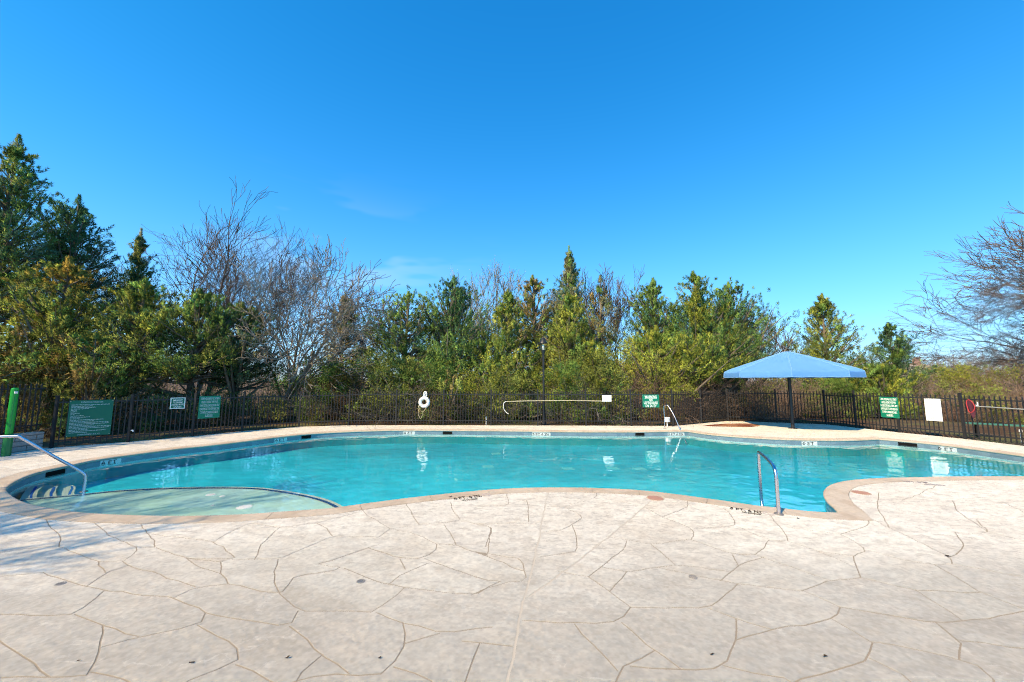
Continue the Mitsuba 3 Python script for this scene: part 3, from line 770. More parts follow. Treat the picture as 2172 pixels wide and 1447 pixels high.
q = np.array([[i, i + 1, n + i + 1, n + i] for i in range(n - 1)])
put('net_bag', (v, q), 'net_bag', t)
put('pole', tube([Fn(2067, 861.8), Fn(2100, 863.6), Fn(2172, 868.5), Fn(2260, 875)], .015, 8), 'alu', t, smooth=True)
put('hanger', cat(bar(Fn(2073, 852.5, .06), Fn(2074, 862, .06), .02), bar(Fn(2069.5, 859, .09), Fn(2074, 862, .06), .02)), 'white_paint', t)

# ------------------------------------------------------------------ handrails
def rail_base(x, y, z): return lathe([(0, .022), (.03, .022), (.05, .016), (.062, .004), (.064, 0)], x, y, z, 20)


b0 = at(1652, 1091); far = at(1615, 1062, WL); d = far - b0; du = d / np.linalg.norm(d)
t = thing('handrail', 'polished steel handrail arching from the front deck into the pool', 'handrail')
hz = lambda x, y, s: atY(x, y, (b0 + d * s)[1])
path = [[*b0, 0.0], [*b0, .25], [*b0, .46], [*(b0 + du * .012), .56], [*(b0 + du * .06), .625], [*(b0 + du * .15), .655], [*(b0 + du * .32), .67], [*(b0 + du * .52), .68]]
t0 = b0 + d * 1.0
path += [[*(b0 + d * .93), .68], [*(b0 + d * .99), .61], [*(b0 + d * 1.0), .36], [*(b0 + d * 1.0), .02], [*(b0 + d * .985), -.16], [*(b0 + d * .93), -.30], [*(b0 + d * .85), -.42]]
put('tube', tube(curve(path, 8), .0245, 14), 'steel', t, smooth=True)
put('flange', rail_base(b0[0], b0[1], .001), 'steel_dull', t, smooth=40)

a0 = at(1410, 909)
e0 = at(1446, 921, WL)
t = thing('handrail', 'slim steel handrail at the far side of the pool below the warning sign', 'handrail')
k1, k2 = onplane(1406.3, 862, a0, e0), onplane(1417, 858.5, a0, e0)
uu = np.array([*(e0 - a0), 0]); uu = uu / np.linalg.norm(uu)
A0 = np.array([*a0, 0.0])
pts = [A0, A0 + [0, 0, .55], A0 + [0, 0, .84], A0 + uu * .03 + [0, 0, .90], A0 + uu * .10 + [0, 0, .925], A0 + uu * .2 + [0, 0, .90], A0 + uu * .45 + [0, 0, .53], np.array([*e0, -.10]), np.array([*e0, -.5]) + uu * .2]
put('tube', tube(curve(pts, 6), .0175, 10), 'steel', t, smooth=True)
put('flange', rail_base(a0[0], a0[1], .001), 'steel_dull', t, smooth=40)

l0 = np.array([*at(182, 1040, SHELF), SHELF]); lt = np.array([*at(178, 1008, .12), .12])
l0[:2] = (l0[:2] + lt[:2]) / 2; lt[:2] = l0[:2]; lt[2] = .10
lb = np.array([*at(40, 925.5, .92), .92]); lc = lb + np.array([-.75, -.35, 0])
t = thing('handrail', 'steel handrail sloping down to the steps at the left end of the pool', 'handrail')
put('tube', tube(curve([l0 - [0, 0, .25], l0 + [0, 0, .1], lt - [0, 0, .07], lt + (lb - lt) * .06 + [0, 0, .01], lt + (lb - lt) * .5, lb - (lb - lt) * .06, lb + (lc - lb) * .1 + [0, 0, .005], lc, lc + [-.10, -.05, -.06], lc + [-.13, -.06, -.2], lc + [-.13, -.06, -.92]], 6), .0245, 12), 'steel', t, smooth=True)
put('flange', rail_base(l0[0], l0[1], SHELF), 'steel_dull', t, smooth=40)

# ------------------------------------------------------------------ padded post, pipes, box, lamp, bench
g = at(12, 967.5)
t = thing('padded_post', 'bright green padded post standing on the deck at the left edge', 'post')
def octo(r): return [(0, 0)]
put('lower_sleeve', cat(trimesh.creation.cylinder(.082, .54, sections=8, transform=trimesh.transformations.translation_matrix([g[0], g[1], .27]))), 'pad_dark', t)
put('upper_sleeve', lathe([(.0, 1.72), (.04, 1.72), (.058, 1.71), (.068, 1.68), (.070, 1.2), (.070, .70), (.068, .56), (.05, .545)], g[0], g[1], 0, 16), 'pad_green', t, smooth=35)
put('seam', cat(bar([g[0] + .058, g[1] - .040, .56], [g[0] + .057, g[1] - .039, 1.66], .010)), 'pad_dark', t)
for z, s in ((1.60, .075), (.47, .05)):
    put('buckle', bx(g[0] + .066 + (.012 if z < 1 else 0), g[1] - .02, z, .025, s, s * .8, .2, .006), 'white_paint', t)
for (x, y), hgt, lab, arm in [((272, 937.5), .33, 'white water tap pipe at the foot of the left fence', 1), ((1031.5, 901.5), .30, 'short white pipe by the back fence between the life ring and the hook', 0), ((2168, 938), .34, 'white capped pipe by the right fence at the photo edge', 0)]:
    c = at(x, y); t = thing('water_pipe', lab, 'pipe')
    put('pipe', lathe([(0, hgt), (.022, hgt), (.022, .0), (.03, 0)], c[0], c[1], 0, 12), 'white_paint', t, smooth=40)
    put('cap', lathe([(0, hgt + .05), (.03, hgt + .045), (.036, hgt + .02), (.036, hgt - .03), (.022, hgt - .03)], c[0], c[1], 0, 12), 'white_paint', t, smooth=40)
    if arm: put('spout', tube([[c[0], c[1], hgt + .02], [c[0] + .12, c[1] - .02, hgt + .03], [c[0] + .14, c[1] - .02, hgt - .02]], .016, 8), 'white_paint', t)
c = at(1415.5, 905); c[1] += .25; c = at(1415.5, 904.5)
t = thing('equipment_box', 'small white box on a thin post beside the far handrail', 'box')
put('post', bx(c[0], c[1], .09, .035, .035, .18), 'white_paint', t)
put('housing', bx(c[0], c[1], .28, .20, .16, .20, .5, .012), 'white_paint', t)
put('panel', framed(slab(box(-.03, -.06, .03, .06), 0, .004), np.array([c[0], c[1], .28]) + .085 * np.array([math.sin(.5), -math.cos(.5), 0]) + .05 * np.array([math.cos(.5), math.sin(.5), 0]), [math.cos(.5), math.sin(.5), 0], [0, 0, 1], [math.sin(.5), -math.cos(.5), 0]), 'grey_print', t)

lp = atY(1152, 712, 16.7); H = lp[2]
t = thing('street_lamp', 'black lamp post with a glass lantern behind the back fence', 'street lamp')
x, y = lp[0], lp[1]
put('pole', lathe([(0, H - .86), (.055, H - .86), (.05, 1.6), (.06, .9), (.075, .5), (.09, .1), (.14, .04), (.14, 0)], x, y, 0, 16), 'lamp_black', t, smooth=40)
put('holder', lathe([(.0, H - .66), (.105, H - .66), (.10, H - .70), (.07, H - .78), (.055, H - .87), (0, H - .87)], x, y, 0, 20), 'lamp_black', t, smooth=40)
put('lantern_glass', lathe([(.10, H - .655), (.14, H - .50), (.165, H - .36)], x, y, 0, 20), 'glass', t, smooth=True)
put('lamp_hood', lathe([(0, H), (.018, H - .03), (.014, H - .08), (.04, H - .12), (.10, H - .18), (.15, H - .27), (.185, H - .335), (.185, H - .36), (0, H - .345)], x, y, 0, 24), 'lamp_black', t, smooth=40)
put('bulb', lathe([(0, H - .38), (.03, H - .42), (.045, H - .48), (.03, H - .56), (.02, H - .65), (0, H - .65)], x, y, 0, 12), 'white_paint', t, smooth=True)
put('lantern_bar', cat(*[tube([[x + .102 * math.cos(a), y + .102 * math.sin(a), H - .655], [x + .168 * math.cos(a), y + .168 * math.sin(a), H - .36]], .006, 5) for a in np.arange(4) * np.pi / 2 + .4]), 'lamp_black', t)

t = thing('park_bench', 'green slatted bench seen low through the right fence', 'bench')
b1, b2 = np.array([15.9, 13.3]), np.array([17.4, 11.9]); bu = (b2 - b1) / np.linalg.norm(b2 - b1); bn = np.array([-bu[1], bu[0]])
for i in range(4):
    o = bn * (i * .105 - .16)
    put('slat', bar([*(b1 + o), .43], [*(b2 + o), .43], .09, .035), 'bench_green', t)
for s in (.12, .88):
    m = b1 + (b2 - b1) * s
    put('leg', cat(bar([*(m - bn * .16), 0], [*(m - bn * .12), .41], .05), bar([*(m + bn * .16), 0], [*(m + bn * .12), .41], .05), bar([*(m - bn * .18), .395], [*(m + bn * .18), .395], .04)), 'black_metal', t)

# ------------------------------------------------------------------ umbrella
ub = at(1682, 909); R = 2.29; ze = 2.04; top = 3.09
t = thing('shade_umbrella', 'large light blue shade umbrella on a black pole at the far right deck', 'umbrella')
put('pole', lathe([(0, 2.95), (.06, 2.95), (.062, .02), (.0, .02)], ub[0], ub[1], 0, 16), 'lamp_black', t, smooth=40)
put('base_plate', lathe([(0, .03), (.14, .03), (.16, .004), (.16, 0)], ub[0], ub[1], 0, 20), 'lamp_black', t, smooth=40)
view = math.atan2(-ub[1], -ub[0]); A = view + np.arange(8) * np.pi / 4 + .04
rim = np.array([[ub[0] + R * math.cos(a), ub[1] + R * math.sin(a)] for a in A])
for i in range(8):
    a, b = rim[i], rim[(i + 1) % 8]; v, f = [], []; nu, nv = 10, 14
    for s in range(nv + 1):                                           # from the top outwards, then the rounded edge and the drop
        for r in range(nu + 1):
            w = r / nu; e = a * (1 - w) + b * w
            k = min(s / (nv - 4), 1.0)
            sagz = -.05 * math.sin(np.pi * w) * k * math.sin(np.pi * min(k, .97)) - .02 * math.sin(np.pi * w) * k
            ins = .015 * math.sin(np.pi * w)
            if s <= nv - 4:
                rr = .03 + .97 * k; z = top - (top - ze - .27) * k ** 1.04 + sagz
                if k > .9: z -= .03 * ((k - .9) / .1) ** 2
            else:
                q = (s - (nv - 4)) / 4; rr = 1.0 + .012 * math.sin(np.pi * q * .5); z = ze + .27 - .03 - .02 * math.sin(np.pi * w) - (.24 - .02 * math.sin(np.pi * w)) * q - (.012 * math.sin(3 * np.pi * w) ** 2) * q
            c = np.array(ub); p = c + (e - c) * rr * (1 - ins * (k > .5) * k)
            v.append([p[0], p[1], z])
    for s in range(nv):
        for r in range(nu):
            o = s * (nu + 1) + r; f.append([o, o + 1, o + nu + 2, o + nu + 1])
    put('canopy_panel', (v, f), 'canvas', t, smooth=55)
    last = np.array(v[-(nu + 1):])
    put('hem', tube(last, .008, 6), 'canvas_edge', t)
    seam = np.array([v[s * (nu + 1)] for s in range(nv + 1)])
    put('seam', tube(seam + [0, 0, .002], .008, 6), 'canvas_edge', t)
    put('rib', bar([ub[0], ub[1], top - .12], [*(ub + (a - ub) * .985), ze + .20], .035, .035), 'lamp_black', t)
    put('strut', bar([ub[0], ub[1], 2.25], [*(ub + (a - ub) * .5), top - .58], .025, .025), 'lamp_black', t)

# ------------------------------------------------------------------ far house
hc = atY(1915, 800, 62.0)
t = thing('house', 'tan roofed brick house half hidden among the far trees at the right', 'house')
hx, hy = hc[0], hc[1]
put('wall', bx(hx, hy, 1.3, 11, 7, 2.6), 'house_brick', t)
roof = trimesh.convex.convex_hull(np.array([[hx + a * 6, hy + b * 4, 2.58] for a in (-1, 1) for b in (-1, 1)] + [[hx + a * 3, hy, 4.9] for a in (-1, 1)]))
r = put('roof', roof, 'roof_tan', t)
put('chimney', bx(hx + 2, hy - .5, 4.9, .7, .7, 1.4), 'house_brick', r)
for k in (-3.4, -1.0, 1.6, 3.8):
    w_ = put('window', bx(hx + k, hy - 3.5, 1.45, 1.1, .08, 1.25), 'house_trim', t)
    put('pane', bx(hx + k, hy - 3.545, 1.45, .95, .02, 1.1), 'dark_hole', w_)


# ------------------------------------------------------------------ vegetation
class Wood:
    """Tapered limbs gathered as straight pieces, made one mesh."""
    def __init__(self): self.a, self.b, self.r, self.s = [], [], [], []
    def seg(self, p, q, r0, r1): self.a.append(p); self.b.append(q); self.r.append(r0); self.s.append(r1)
    def mesh(self, k=4):
        a, b, r0, r1 = np.array(self.a), np.array(self.b), np.array(self.r), np.array(self.s)
        d = b - a; d /= np.linalg.norm(d, axis=1, keepdims=True) + 1e-9
        u = np.cross(d, np.where(np.abs(d[:, 2:]) < .9, [[0, 0, 1.0]], [[1.0, 0, 0]])); u /= np.linalg.norm(u, axis=1, keepdims=True)
        w = np.cross(d, u); ang = np.arange(k) * 2 * np.pi / k
        off = np.cos(ang)[None, :, None] * u[:, None] + np.sin(ang)[None, :, None] * w[:, None]
        b = b + d * (r1 * .4)[:, None]
        v = np.concatenate([a[:, None] + off * r0[:, None, None], b[:, None] + off * r1[:, None, None]], 1)
        n = len(a); base = (np.arange(n) * 2 * k)[:, None]; j = np.arange(k); jj = (j + 1) % k
        f = np.concatenate([np.stack([base + j, base + jj, base + k + jj], -1), np.stack([base + j, base + k + jj, base + k + j], -1)], 1).reshape(-1, 3)
        return trimesh.Trimesh(v.reshape(-1, 3), f, process=False), n, 2 * k


def unit(v): return v / (np.linalg.norm(v) + 1e-12)


def limb(W, rng, p, d, L, r, lev, maxlev, up, wig, fork, kids, rmin, tips=None):
    n = 5 if lev == 0 else 4 if lev < 3 else 3
    d = unit(d); nodes = []
    for i in range(n):
        d = unit(d + rng.normal(0, wig, 3) + np.array([0, 0, up]))
        q = p + d * (L / n); ra, rb = r * (1 - .42 * i / n), r * (1 - .42 * (i + 1) / n)
        W.seg(p, q, max(ra, rmin), max(rb, rmin)); p = q; nodes.append((p, d, rb))
    if lev >= maxlev:
        if tips is not None: tips.append((p, d))
        return
    m = kids[min(lev, len(kids) - 1)]
    for c in range(m):
        t = (c + .6 + rng.uniform(-.3, .3)) / m
        i = min(n - 1, int((.25 + .75 * t) * n) if lev else int((.35 + .65 * t) * n))
        q, dd, rb = nodes[i]
        side = unit(np.cross(dd, rng.normal(0, 1, 3)))
        nd = unit(dd * math.cos(fork) + side * math.sin(fork) * rng.uniform(.7, 1.25))
        limb(W, rng, q, nd, L * rng.uniform(.48, .78), rb * rng.uniform(.55, .85), lev + 1, maxlev, up, wig * 1.1, fork, kids, rmin, tips)
    q, dd, rb = nodes[-1]
    limb(W, rng, q, unit(dd + rng.normal(0, .12, 3)), L * .72, rb * .95, lev + 1, maxlev, up, wig * 1.1, fork, kids, rmin, tips)


def wood_put(W, name, t, col, var=.2, seed=0, k=4):
    m, n, per = W.mesh(k); rng = np.random.default_rng(seed)
    tone = np.clip(1 + rng.normal(0, var, n), .5, 1.6)
    c = np.repeat(np.array(col)[None] * tone[:, None], per, 0)
    return put(name, m, 'bark', t, smooth=True, color=c)


def blades(P, D, L, Wd, rng):
    """Kite-shaped sprays: arrays of base points, directions, lengths, widths."""
    s = np.cross(D, rng.normal(0, 1, D.shape)); s /= np.linalg.norm(s, axis=1, keepdims=True) + 1e-9
    v = np.stack([P + s * (Wd / 2)[:, None], P + D * L[:, None], P - s * (Wd / 2)[:, None]], 1).reshape(-1, 3)
    f = np.arange(len(P) * 3).reshape(-1, 3)
    return v, f


OLIVE, GREEN, DARK, YELLOW, BROWN, ORANGE, GREY, BLUE = [tuple(2.2 * x for x in c) for c in ((.088, .100, .024), (.062, .096, .022), (.030, .060, .024), (.108, .118, .020), (.105, .080, .030), (.135, .095, .020), (.090, .092, .048), (.042, .075, .042))]


def leafy(v, f, n, c):
    path = meshkit.write_ply((v, f), False, None, c, normals=n)
    return {'type': 'ply', 'filename': path, 'face_normals': False, 'bsdf': {'type': 'ref', 'id': 'needles'}}


def juniper(label, pxx, ytop, Y, r, seed, pal, base=.04, shape=1.0, dens=1.0, tip=None, spiky=.5, lean=(0, 0), size=1.0, name='juniper_tree', category='tree', group=None, twig=(.20, .165, .13)):
    rng = np.random.default_rng(seed)
    p = atY(pxx, ytop, Y); h = p[2]; x, y = p[0] - lean[0] * .5, p[1]
    t = thing(name, label, category, group)
    z0 = base * h
    r *= 1.60 * math.cos(math.atan((pxx - 1086) / FPX))
    nb = int(dens * (30 + 9.5 * r * (h - base * h * .6)))
    W = Wood()
    n = 8; tr = [np.array([x + lean[0] * (i / n) + rng.normal(0, .05) * (i > 0), y + lean[1] * (i / n), h * .97 * i / n]) for i in range(n + 1)]
    for i in range(n): W.seg(tr[i], tr[i + 1], .035 * h ** .7 * (1 - .88 * i / n) + .01, .035 * h ** .7 * (1 - .88 * (i + 1) / n) + .01)
    u = rng.random(nb) ** 1.0
    zt = z0 + (h - .05 * h - z0) * u
    phi = rng.random(nb) * 2 * np.pi
    lob = .80 + .30 * np.sin(phi * 3 + seed + 5 * u) * np.sin(phi * 2 - 7 * u + seed * 2) + .30 * np.sin(phi + seed * 1.7) * np.sin(6 * u + seed) + rng.normal(0, .25, nb)
    prof = np.minimum(1, (1 - u) ** (.74 * shape) * 1.06) * np.minimum(1, .66 + 1.9 * u)
    Rr = np.maximum(r * prof * lob, .04 + .02 * r)
    el = np.radians(np.clip(-4 + 52 * u + rng.normal(0, 12, nb) + spiky * 18, -20, 68))
    cx = lambda z: np.interp(z, [q[2] for q in tr], [q[0] for q in tr]); cy = lambda z: np.interp(z, [q[2] for q in tr], [q[1] for q in tr])
    end = np.stack([cx(zt) + Rr * np.cos(phi), cy(zt) + Rr * np.sin(phi), zt], 1)
    sz = np.clip(zt - Rr * np.tan(el) - .05, .08, h * .95)
    start = np.stack([cx(sz), cy(sz), sz], 1)
    D = end - start; Ln = np.linalg.norm(D, axis=1); D = D / (Ln[:, None] + 1e-9)
    for i in range(0, nb):
        m = (start[i] + end[i]) / 2 - [0, 0, .04 * Ln[i]]
        rr = .008 + .012 * Ln[i]
        W.seg(start[i], m, rr * 1.5, rr); W.seg(m, end[i], rr, .005)
    wood_put(W, 'trunk', t, twig, .25, seed)
    # pointed plumes of sprays along the outer part of every branch
    npl, nl = 8, 38
    sb = .40 + .62 * (np.arange(npl)[None] + rng.random((nb, npl))) / npl
    B = start[:, None] + (end - start)[:, None] * sb[..., None] + rng.normal(0, .10, (nb, npl, 3)) * np.minimum(Ln, 2)[:, None, None]
    A = D[:, None] * .75 + rng.normal(0, .36, B.shape) + np.array([0, 0, .30 + .50 * spiky]); A /= np.linalg.norm(A, axis=-1, keepdims=True)
    ks = np.clip(1.30 - u, .34, 1.0)[:, None]
    Lp = rng.uniform(.30, .76, (nb, npl)) * size * ks
    tt = rng.random((nb, npl, nl)) ** .9
    rad = rng.normal(0, 1, (nb, npl, nl, 3)); rad -= (rad * A[:, :, None]).sum(-1, keepdims=True) * A[:, :, None]; rad /= np.linalg.norm(rad, axis=-1, keepdims=True)
    P = B[:, :, None] + A[:, :, None] * (Lp[..., None] * tt)[..., None] + rad * (.14 * size * ks[..., None] * (1.02 - tt) ** .7 * np.sqrt(rng.random(tt.shape)))[..., None]
    bd = A[:, :, None] + rad * .75 + rng.normal(0, .25, P.shape); bd /= np.linalg.norm(bd, axis=-1, keepdims=True)
    out = (P - np.array([x, y, 0.0])) * [1, 1, 0]; out = out / (np.linalg.norm(out, axis=-1, keepdims=True) + .3)
    nr = rad * .75 + out * .6 + np.array([0, 0, .45]) + rng.normal(0, .2, P.shape); nr /= np.linalg.norm(nr, axis=-1, keepdims=True)
    P, bd, nr = P.reshape(-1, 3), bd.reshape(-1, 3), nr.reshape(-1, 3); nt = npl
    lead = 420; q = rng.random(lead) ** 1.3; zz = h * (1.01 - (.05 + .08 * (shape > .82)) * q); aa = rng.random(lead) * 6.283; rr = (.01 + .045 * q * h ** .5) * np.sqrt(rng.random(lead)) * 1.3
    LP = np.stack([np.interp(zz, [w[2] for w in tr], [w[0] for w in tr]) + rr * np.cos(aa), np.interp(zz, [w[2] for w in tr], [w[1] for w in tr]) + rr * np.sin(aa), zz - .12], 1)
    LD = np.stack([np.cos(aa) * .5, np.sin(aa) * .5, np.full(lead, 1.0)], 1) + rng.normal(0, .2, (lead, 3)); LD /= np.linalg.norm(LD, axis=1, keepdims=True)
    LN = np.stack([np.cos(aa), np.sin(aa), np.full(lead, .4)], 1); LN /= np.linalg.norm(LN, axis=1, keepdims=True)
    P, bd, nr = np.vstack([P, LP]), np.vstack([bd, LD]), np.vstack([nr, LN]); m = len(P)
    keep = P[:, 2] > .05
    L = rng.uniform(.05, .15, m) * size; Wd = rng.uniform(.018, .036, m) * size
    v, f = blades(P, bd, L, Wd, rng)
    tones = np.array(pal)
    which = rng.choice(len(tones), nb, p=np.array([.5, .3, .2])[:len(tones)] / np.array([.5, .3, .2])[:len(tones)].sum())
    bc = tones[which] * np.clip(1 + rng.normal(0, .30, (nb, 1)), .45, 1.7)
    if tip is not None:
        k = np.clip((u - .72) / .25, 0, 1)[:, None] * (rng.random((nb, 1)) < .75)
        bc = bc * (1 - k) + np.array(tip) * k
    pc = np.repeat(bc, npl, 0) * np.clip(1 + rng.normal(0, .25, (nb * npl, 1)), .5, 1.7)
    col = np.vstack([np.repeat(pc, nl, 0), np.repeat(bc[np.argmax(u)][None], lead, 0)]) * np.clip(1 + rng.normal(0, .22, (m, 1)), .4, 1.7)
    put('crown', leafy(v, f, np.repeat(nr, 3, 0), np.repeat(col, 3, 0)), None, t)
    return t


def bare_tree(label, base, h, seed, col, stems=1, lev=5, spread=.55, up=.10, r=.11, lean=(0, 0, 0), kids=(4, 3, 3, 3), wig=.12, rmin=.0115, L0=.36, sl=.30, name='bare_tree', category='tree', buds=None, group=None):
    rng = np.random.default_rng(seed)
    t = thing(name, label, category, group); W, tips = Wood(), []
    for s in range(stems):
        d = np.array([0, 0, 1.0]) + np.array(lean) + (rng.normal(0, sl, 3) * [1, 1, 0] if stems > 1 else 0)
        limb(W, rng, np.array([base[0] + rng.normal(0, .12) * (stems > 1), base[1] + rng.normal(0, .12) * (stems > 1), -.05]), d, h * L0, r * (.75 if stems > 1 else 1), 0, lev, up, wig, spread, kids, rmin, tips)
    wood_put(W, 'branches', t, col, .22, seed, 3 if len(W.a) > 4000 else 4)
    if buds is not None:
        P = np.repeat(np.array([p for p, _ in tips]), 3, 0); n = len(P)
        P = P + rng.normal(0, .10, (n, 3)); D = rng.normal(0, 1, (n, 3)); D /= np.linalg.norm(D, axis=1, keepdims=True)
        v, f = blades(P, D, rng.uniform(.05, .10, n), rng.uniform(.025, .05, n), rng)
        put('buds', trimesh.Trimesh(v, f, process=False), 'needles', t, color=np.repeat(np.array(buds)[None] * np.clip(1 + rng.normal(0, .2, (n, 1)), .5, 1.5), 3, 0))
    return t


def shrub(label, pxx, ytop, Y, r, seed, col, leaf=None, dens=1.0, name='shrub', group=None):
    """A tangle of thin stems, with patches of foliage if leaf is given."""
    rng = np.random.default_rng(seed)
    p = atY(pxx, ytop, Y); h = p[2]; t = thing(name, label, 'bush', group); W = Wood()
    n = int(dens * (30 + 38 * r * h * .5) * (1.35 if leaf is None else 1))
    for i in range(n):
        a, q = rng.random() * 6.283, r * math.sqrt(rng.random()) * .55
        c = np.array([p[0] + q * math.cos(a), p[1] + q * math.sin(a), rng.uniform(0, .2)])
        d = unit(np.array([math.cos(a) * .55, math.sin(a) * .55, 1.0]) + rng.normal(0, .42, 3))
        L = h * rng.uniform(.5, 1.0); rr = rng.uniform(.006, .013); m = 5
        for k in range(m):
            d = unit(d + rng.normal(0, .22, 3) + [0, 0, -.06]); e = c + d * L / m
            if e[2] > h * 1.03: break
            W.seg(c, e, rr * (1 - .7 * k / m), rr * (1 - .7 * (k + 1) / m))
            for _ in range(3):
                s = unit(d + rng.normal(0, .7, 3)); w = c + (e - c) * rng.random(); g = w + s * rng.uniform(.12, .45)
                W.seg(w, g, .004, .0028)
                W.seg(g, g + unit(s + rng.normal(0, .6, 3)) * rng.uniform(.08, .25), .0035, .0025)
            c = e
    wood_put(W, 'stems', t, col, .28, seed, 3)
    if leaf is not None:
        lc, amount = leaf
        nc = int(28 * amount * r * h)
        C = np.stack([p[0] + rng.normal(0, r * .5, nc), p[1] + rng.normal(0, r * .5, nc), rng.uniform(.1, h * .98, nc)], 1)
        nl = 130
        P = (C[:, None] + rng.normal(0, .16, (nc, nl, 3))).reshape(-1, 3); m = len(P)
        D = rng.normal(0, .7, (m, 3)) + [0, -.1, .6]; D /= np.linalg.norm(D, axis=1, keepdims=True)
        v, f = blades(P, D, rng.uniform(.08, .18, m), rng.uniform(.02, .045, m), rng)
        cc = np.repeat(np.array(lc)[None] * np.clip(1 + rng.normal(0, .25, (nc, 1)), .5, 1.6), nl, 0) * np.clip(1 + rng.normal(0, .2, (m, 1)), .5, 1.5)
        put('foliage', trimesh.Trimesh(v, f, process=False), 'needles', t, color=np.repeat(cc, 3, 0))
    return t


J = juniper
J('tallest evergreen at the left edge with a jagged pointed top', 40, 288, 15.5, 2.6, 1, [GREEN, OLIVE, BLUE], base=.30, shape=.75, dens=.95, spiky=.7)
J('dark blue green evergreen just right of the tallest one', 168, 415, 18.0, 2.3, 2, [DARK, BLUE, DARK], base=.36, shape=.55, spiky=.6)
J('olive juniper with orange brown tips behind the rules sign', 150, 545, 14.2, 2.2, 3, [OLIVE, GREEN, YELLOW], base=.10, shape=.5, tip=ORANGE, dens=.85)
J('narrow dark spire juniper rising left of the big bare tree', 303, 485, 20.5, 1.5, 4, [DARK, OLIVE, GREY], base=.30, shape=1.1, dens=.8)
J('broad olive juniper behind the small telephone sign', 310, 590, 15.6, 1.9, 5, [OLIVE, GREEN, YELLOW], base=.30, shape=.5)
J('dense dark green juniper above the shaded all risks notice', 425, 612, 16.4, 1.9, 6, [GREEN, DARK, OLIVE], base=.32, shape=.5)
J('dull dark juniper beside the leaning bare tree', 515, 640, 18.0, 2.0, 7, [DARK, GREY, OLIVE], base=.30, shape=.5)
J('low olive juniper filling the view behind the padded post', 40, 690, 13.2, 1.8, 8, [OLIVE, BROWN, GREEN], base=.0, shape=.4)
J('low brownish juniper behind the large rules sign', 205, 705, 13.8, 1.6, 9, [BROWN, OLIVE, GREEN], base=.0, shape=.45)
J('brownish conical juniper left of the twin topped one', 732, 620, 21.5, 1.55, 10, [BROWN, GREY, OLIVE], base=.10, shape=1.1, dens=.75)
J('left top of the dense dark junipers behind the life ring', 865, 618, 19.5, 1.7, 11, [GREEN, OLIVE, DARK], base=.30, shape=.42, dens=.85)
J('dark juniper with an up swept top above the life ring', 957, 586, 20.5, 1.75, 12, [DARK, GREEN, GREEN], base=.34, shape=.50, lean=(.3, 0), spiky=.9)
J('low spreading juniper left of the life ring', 770, 735, 18.8, 1.5, 13, [GREEN, GREY, OLIVE], base=.0, shape=.45, dens=.38)
J('low olive juniper right of the life ring', 950, 765, 18.4, 1.7, 14, [OLIVE, BROWN, YELLOW], base=.0, shape=.4, dens=.42)
J('bright green juniper left of the lamp post', 1078, 613, 20.4, 1.6, 15, [GREEN, YELLOW, OLIVE], base=.04, shape=.85)
J('russet brown topped juniper behind the lamp post', 1132, 584, 21.5, 1.5, 16, [BROWN, OLIVE, GREEN], dens=.7, base=.30, shape=.5, tip=BROWN)
J('tall thin spire juniper in the centre of the treeline', 1207, 522, 23.5, 1.65, 17, [GREY, BLUE, GREEN], base=.15, shape=1.25, spiky=.8)
J('yellow green juniper right of the lamp post', 1203, 622, 19.8, 1.5, 18, [YELLOW, OLIVE, GREEN], base=.02, shape=.6)
J('thin ragged see through juniper right of the spire', 1272, 585, 21.5, 1.15, 19, [GREY, BROWN, GREEN], base=.2, shape=.7, dens=.32)
J('small bright juniper above the rescue hook end', 1262, 722, 18.6, 1.1, 20, [YELLOW, GREEN, OLIVE], base=.25, shape=.5)
J('left crown of the big bright green juniper group', 1385, 590, 21.0, 1.7, 21, [GREEN, GREEN, DARK], base=.24, shape=.7, spiky=.7)
J('tallest crown of the big bright green juniper group', 1470, 575, 20.5, 1.8, 22, [GREEN, YELLOW, DARK], base=.24, shape=.7, spiky=.9)
J('right crown of the big juniper group left of the umbrella', 1543, 598, 21.5, 1.9, 23, [DARK, GREEN, GREEN], base=.32, shape=.5, spiky=.9)
J('low yellow green front juniper above the warning sign', 1390, 690, 19.4, 1.7, 24, [YELLOW, YELLOW, GREEN], base=.40, shape=.4)
J('wide lower juniper between the warning sign and the umbrella', 1500, 680, 19.9, 2.0, 25, [GREEN, YELLOW, DARK], base=.42, shape=.4)
J('neat conical juniper rising behind the umbrella', 1741, 622, 22.5, 2.3, 26, [OLIVE, GREEN, YELLOW], base=.02, shape=1.0)
J('dark ragged juniper right of the conical one', 1884, 684, 23.5, 1.6, 27, [DARK, BLUE, GREEN], base=.16, shape=.7)
J('low bright juniper behind the sunny all risks notice', 1868, 775, 19.5, 1.5, 28, [YELLOW, GREEN, GREEN], base=.0, shape=.5)
J('low green juniper behind the gate', 1795, 780, 20.0, 1.5, 29, [GREEN, OLIVE, YELLOW], base=.0, shape=.5)
J('low green juniper at the fence under the lamp', 1095, 750, 19.0, 1.5, 30, [OLIVE, GREEN, YELLOW], base=.0, shape=.45, dens=.55)
J('low dark green juniper left of the lamp pole foot', 1020, 700, 19.6, 1.4, 31, [GREEN, OLIVE, GREEN], base=.0, shape=.6, dens=.6)
J('small low juniper under the end of the rescue hook', 1265, 790, 17.9, 1.0, 32, [OLIVE, YELLOW, GREEN], base=.0, shape=.45)
J('grey green juniper between the leaning tree and the brown cone', 660, 745, 19.5, 1.3, 33, [GREY, OLIVE, GREEN], base=.0, shape=.5, dens=.38)

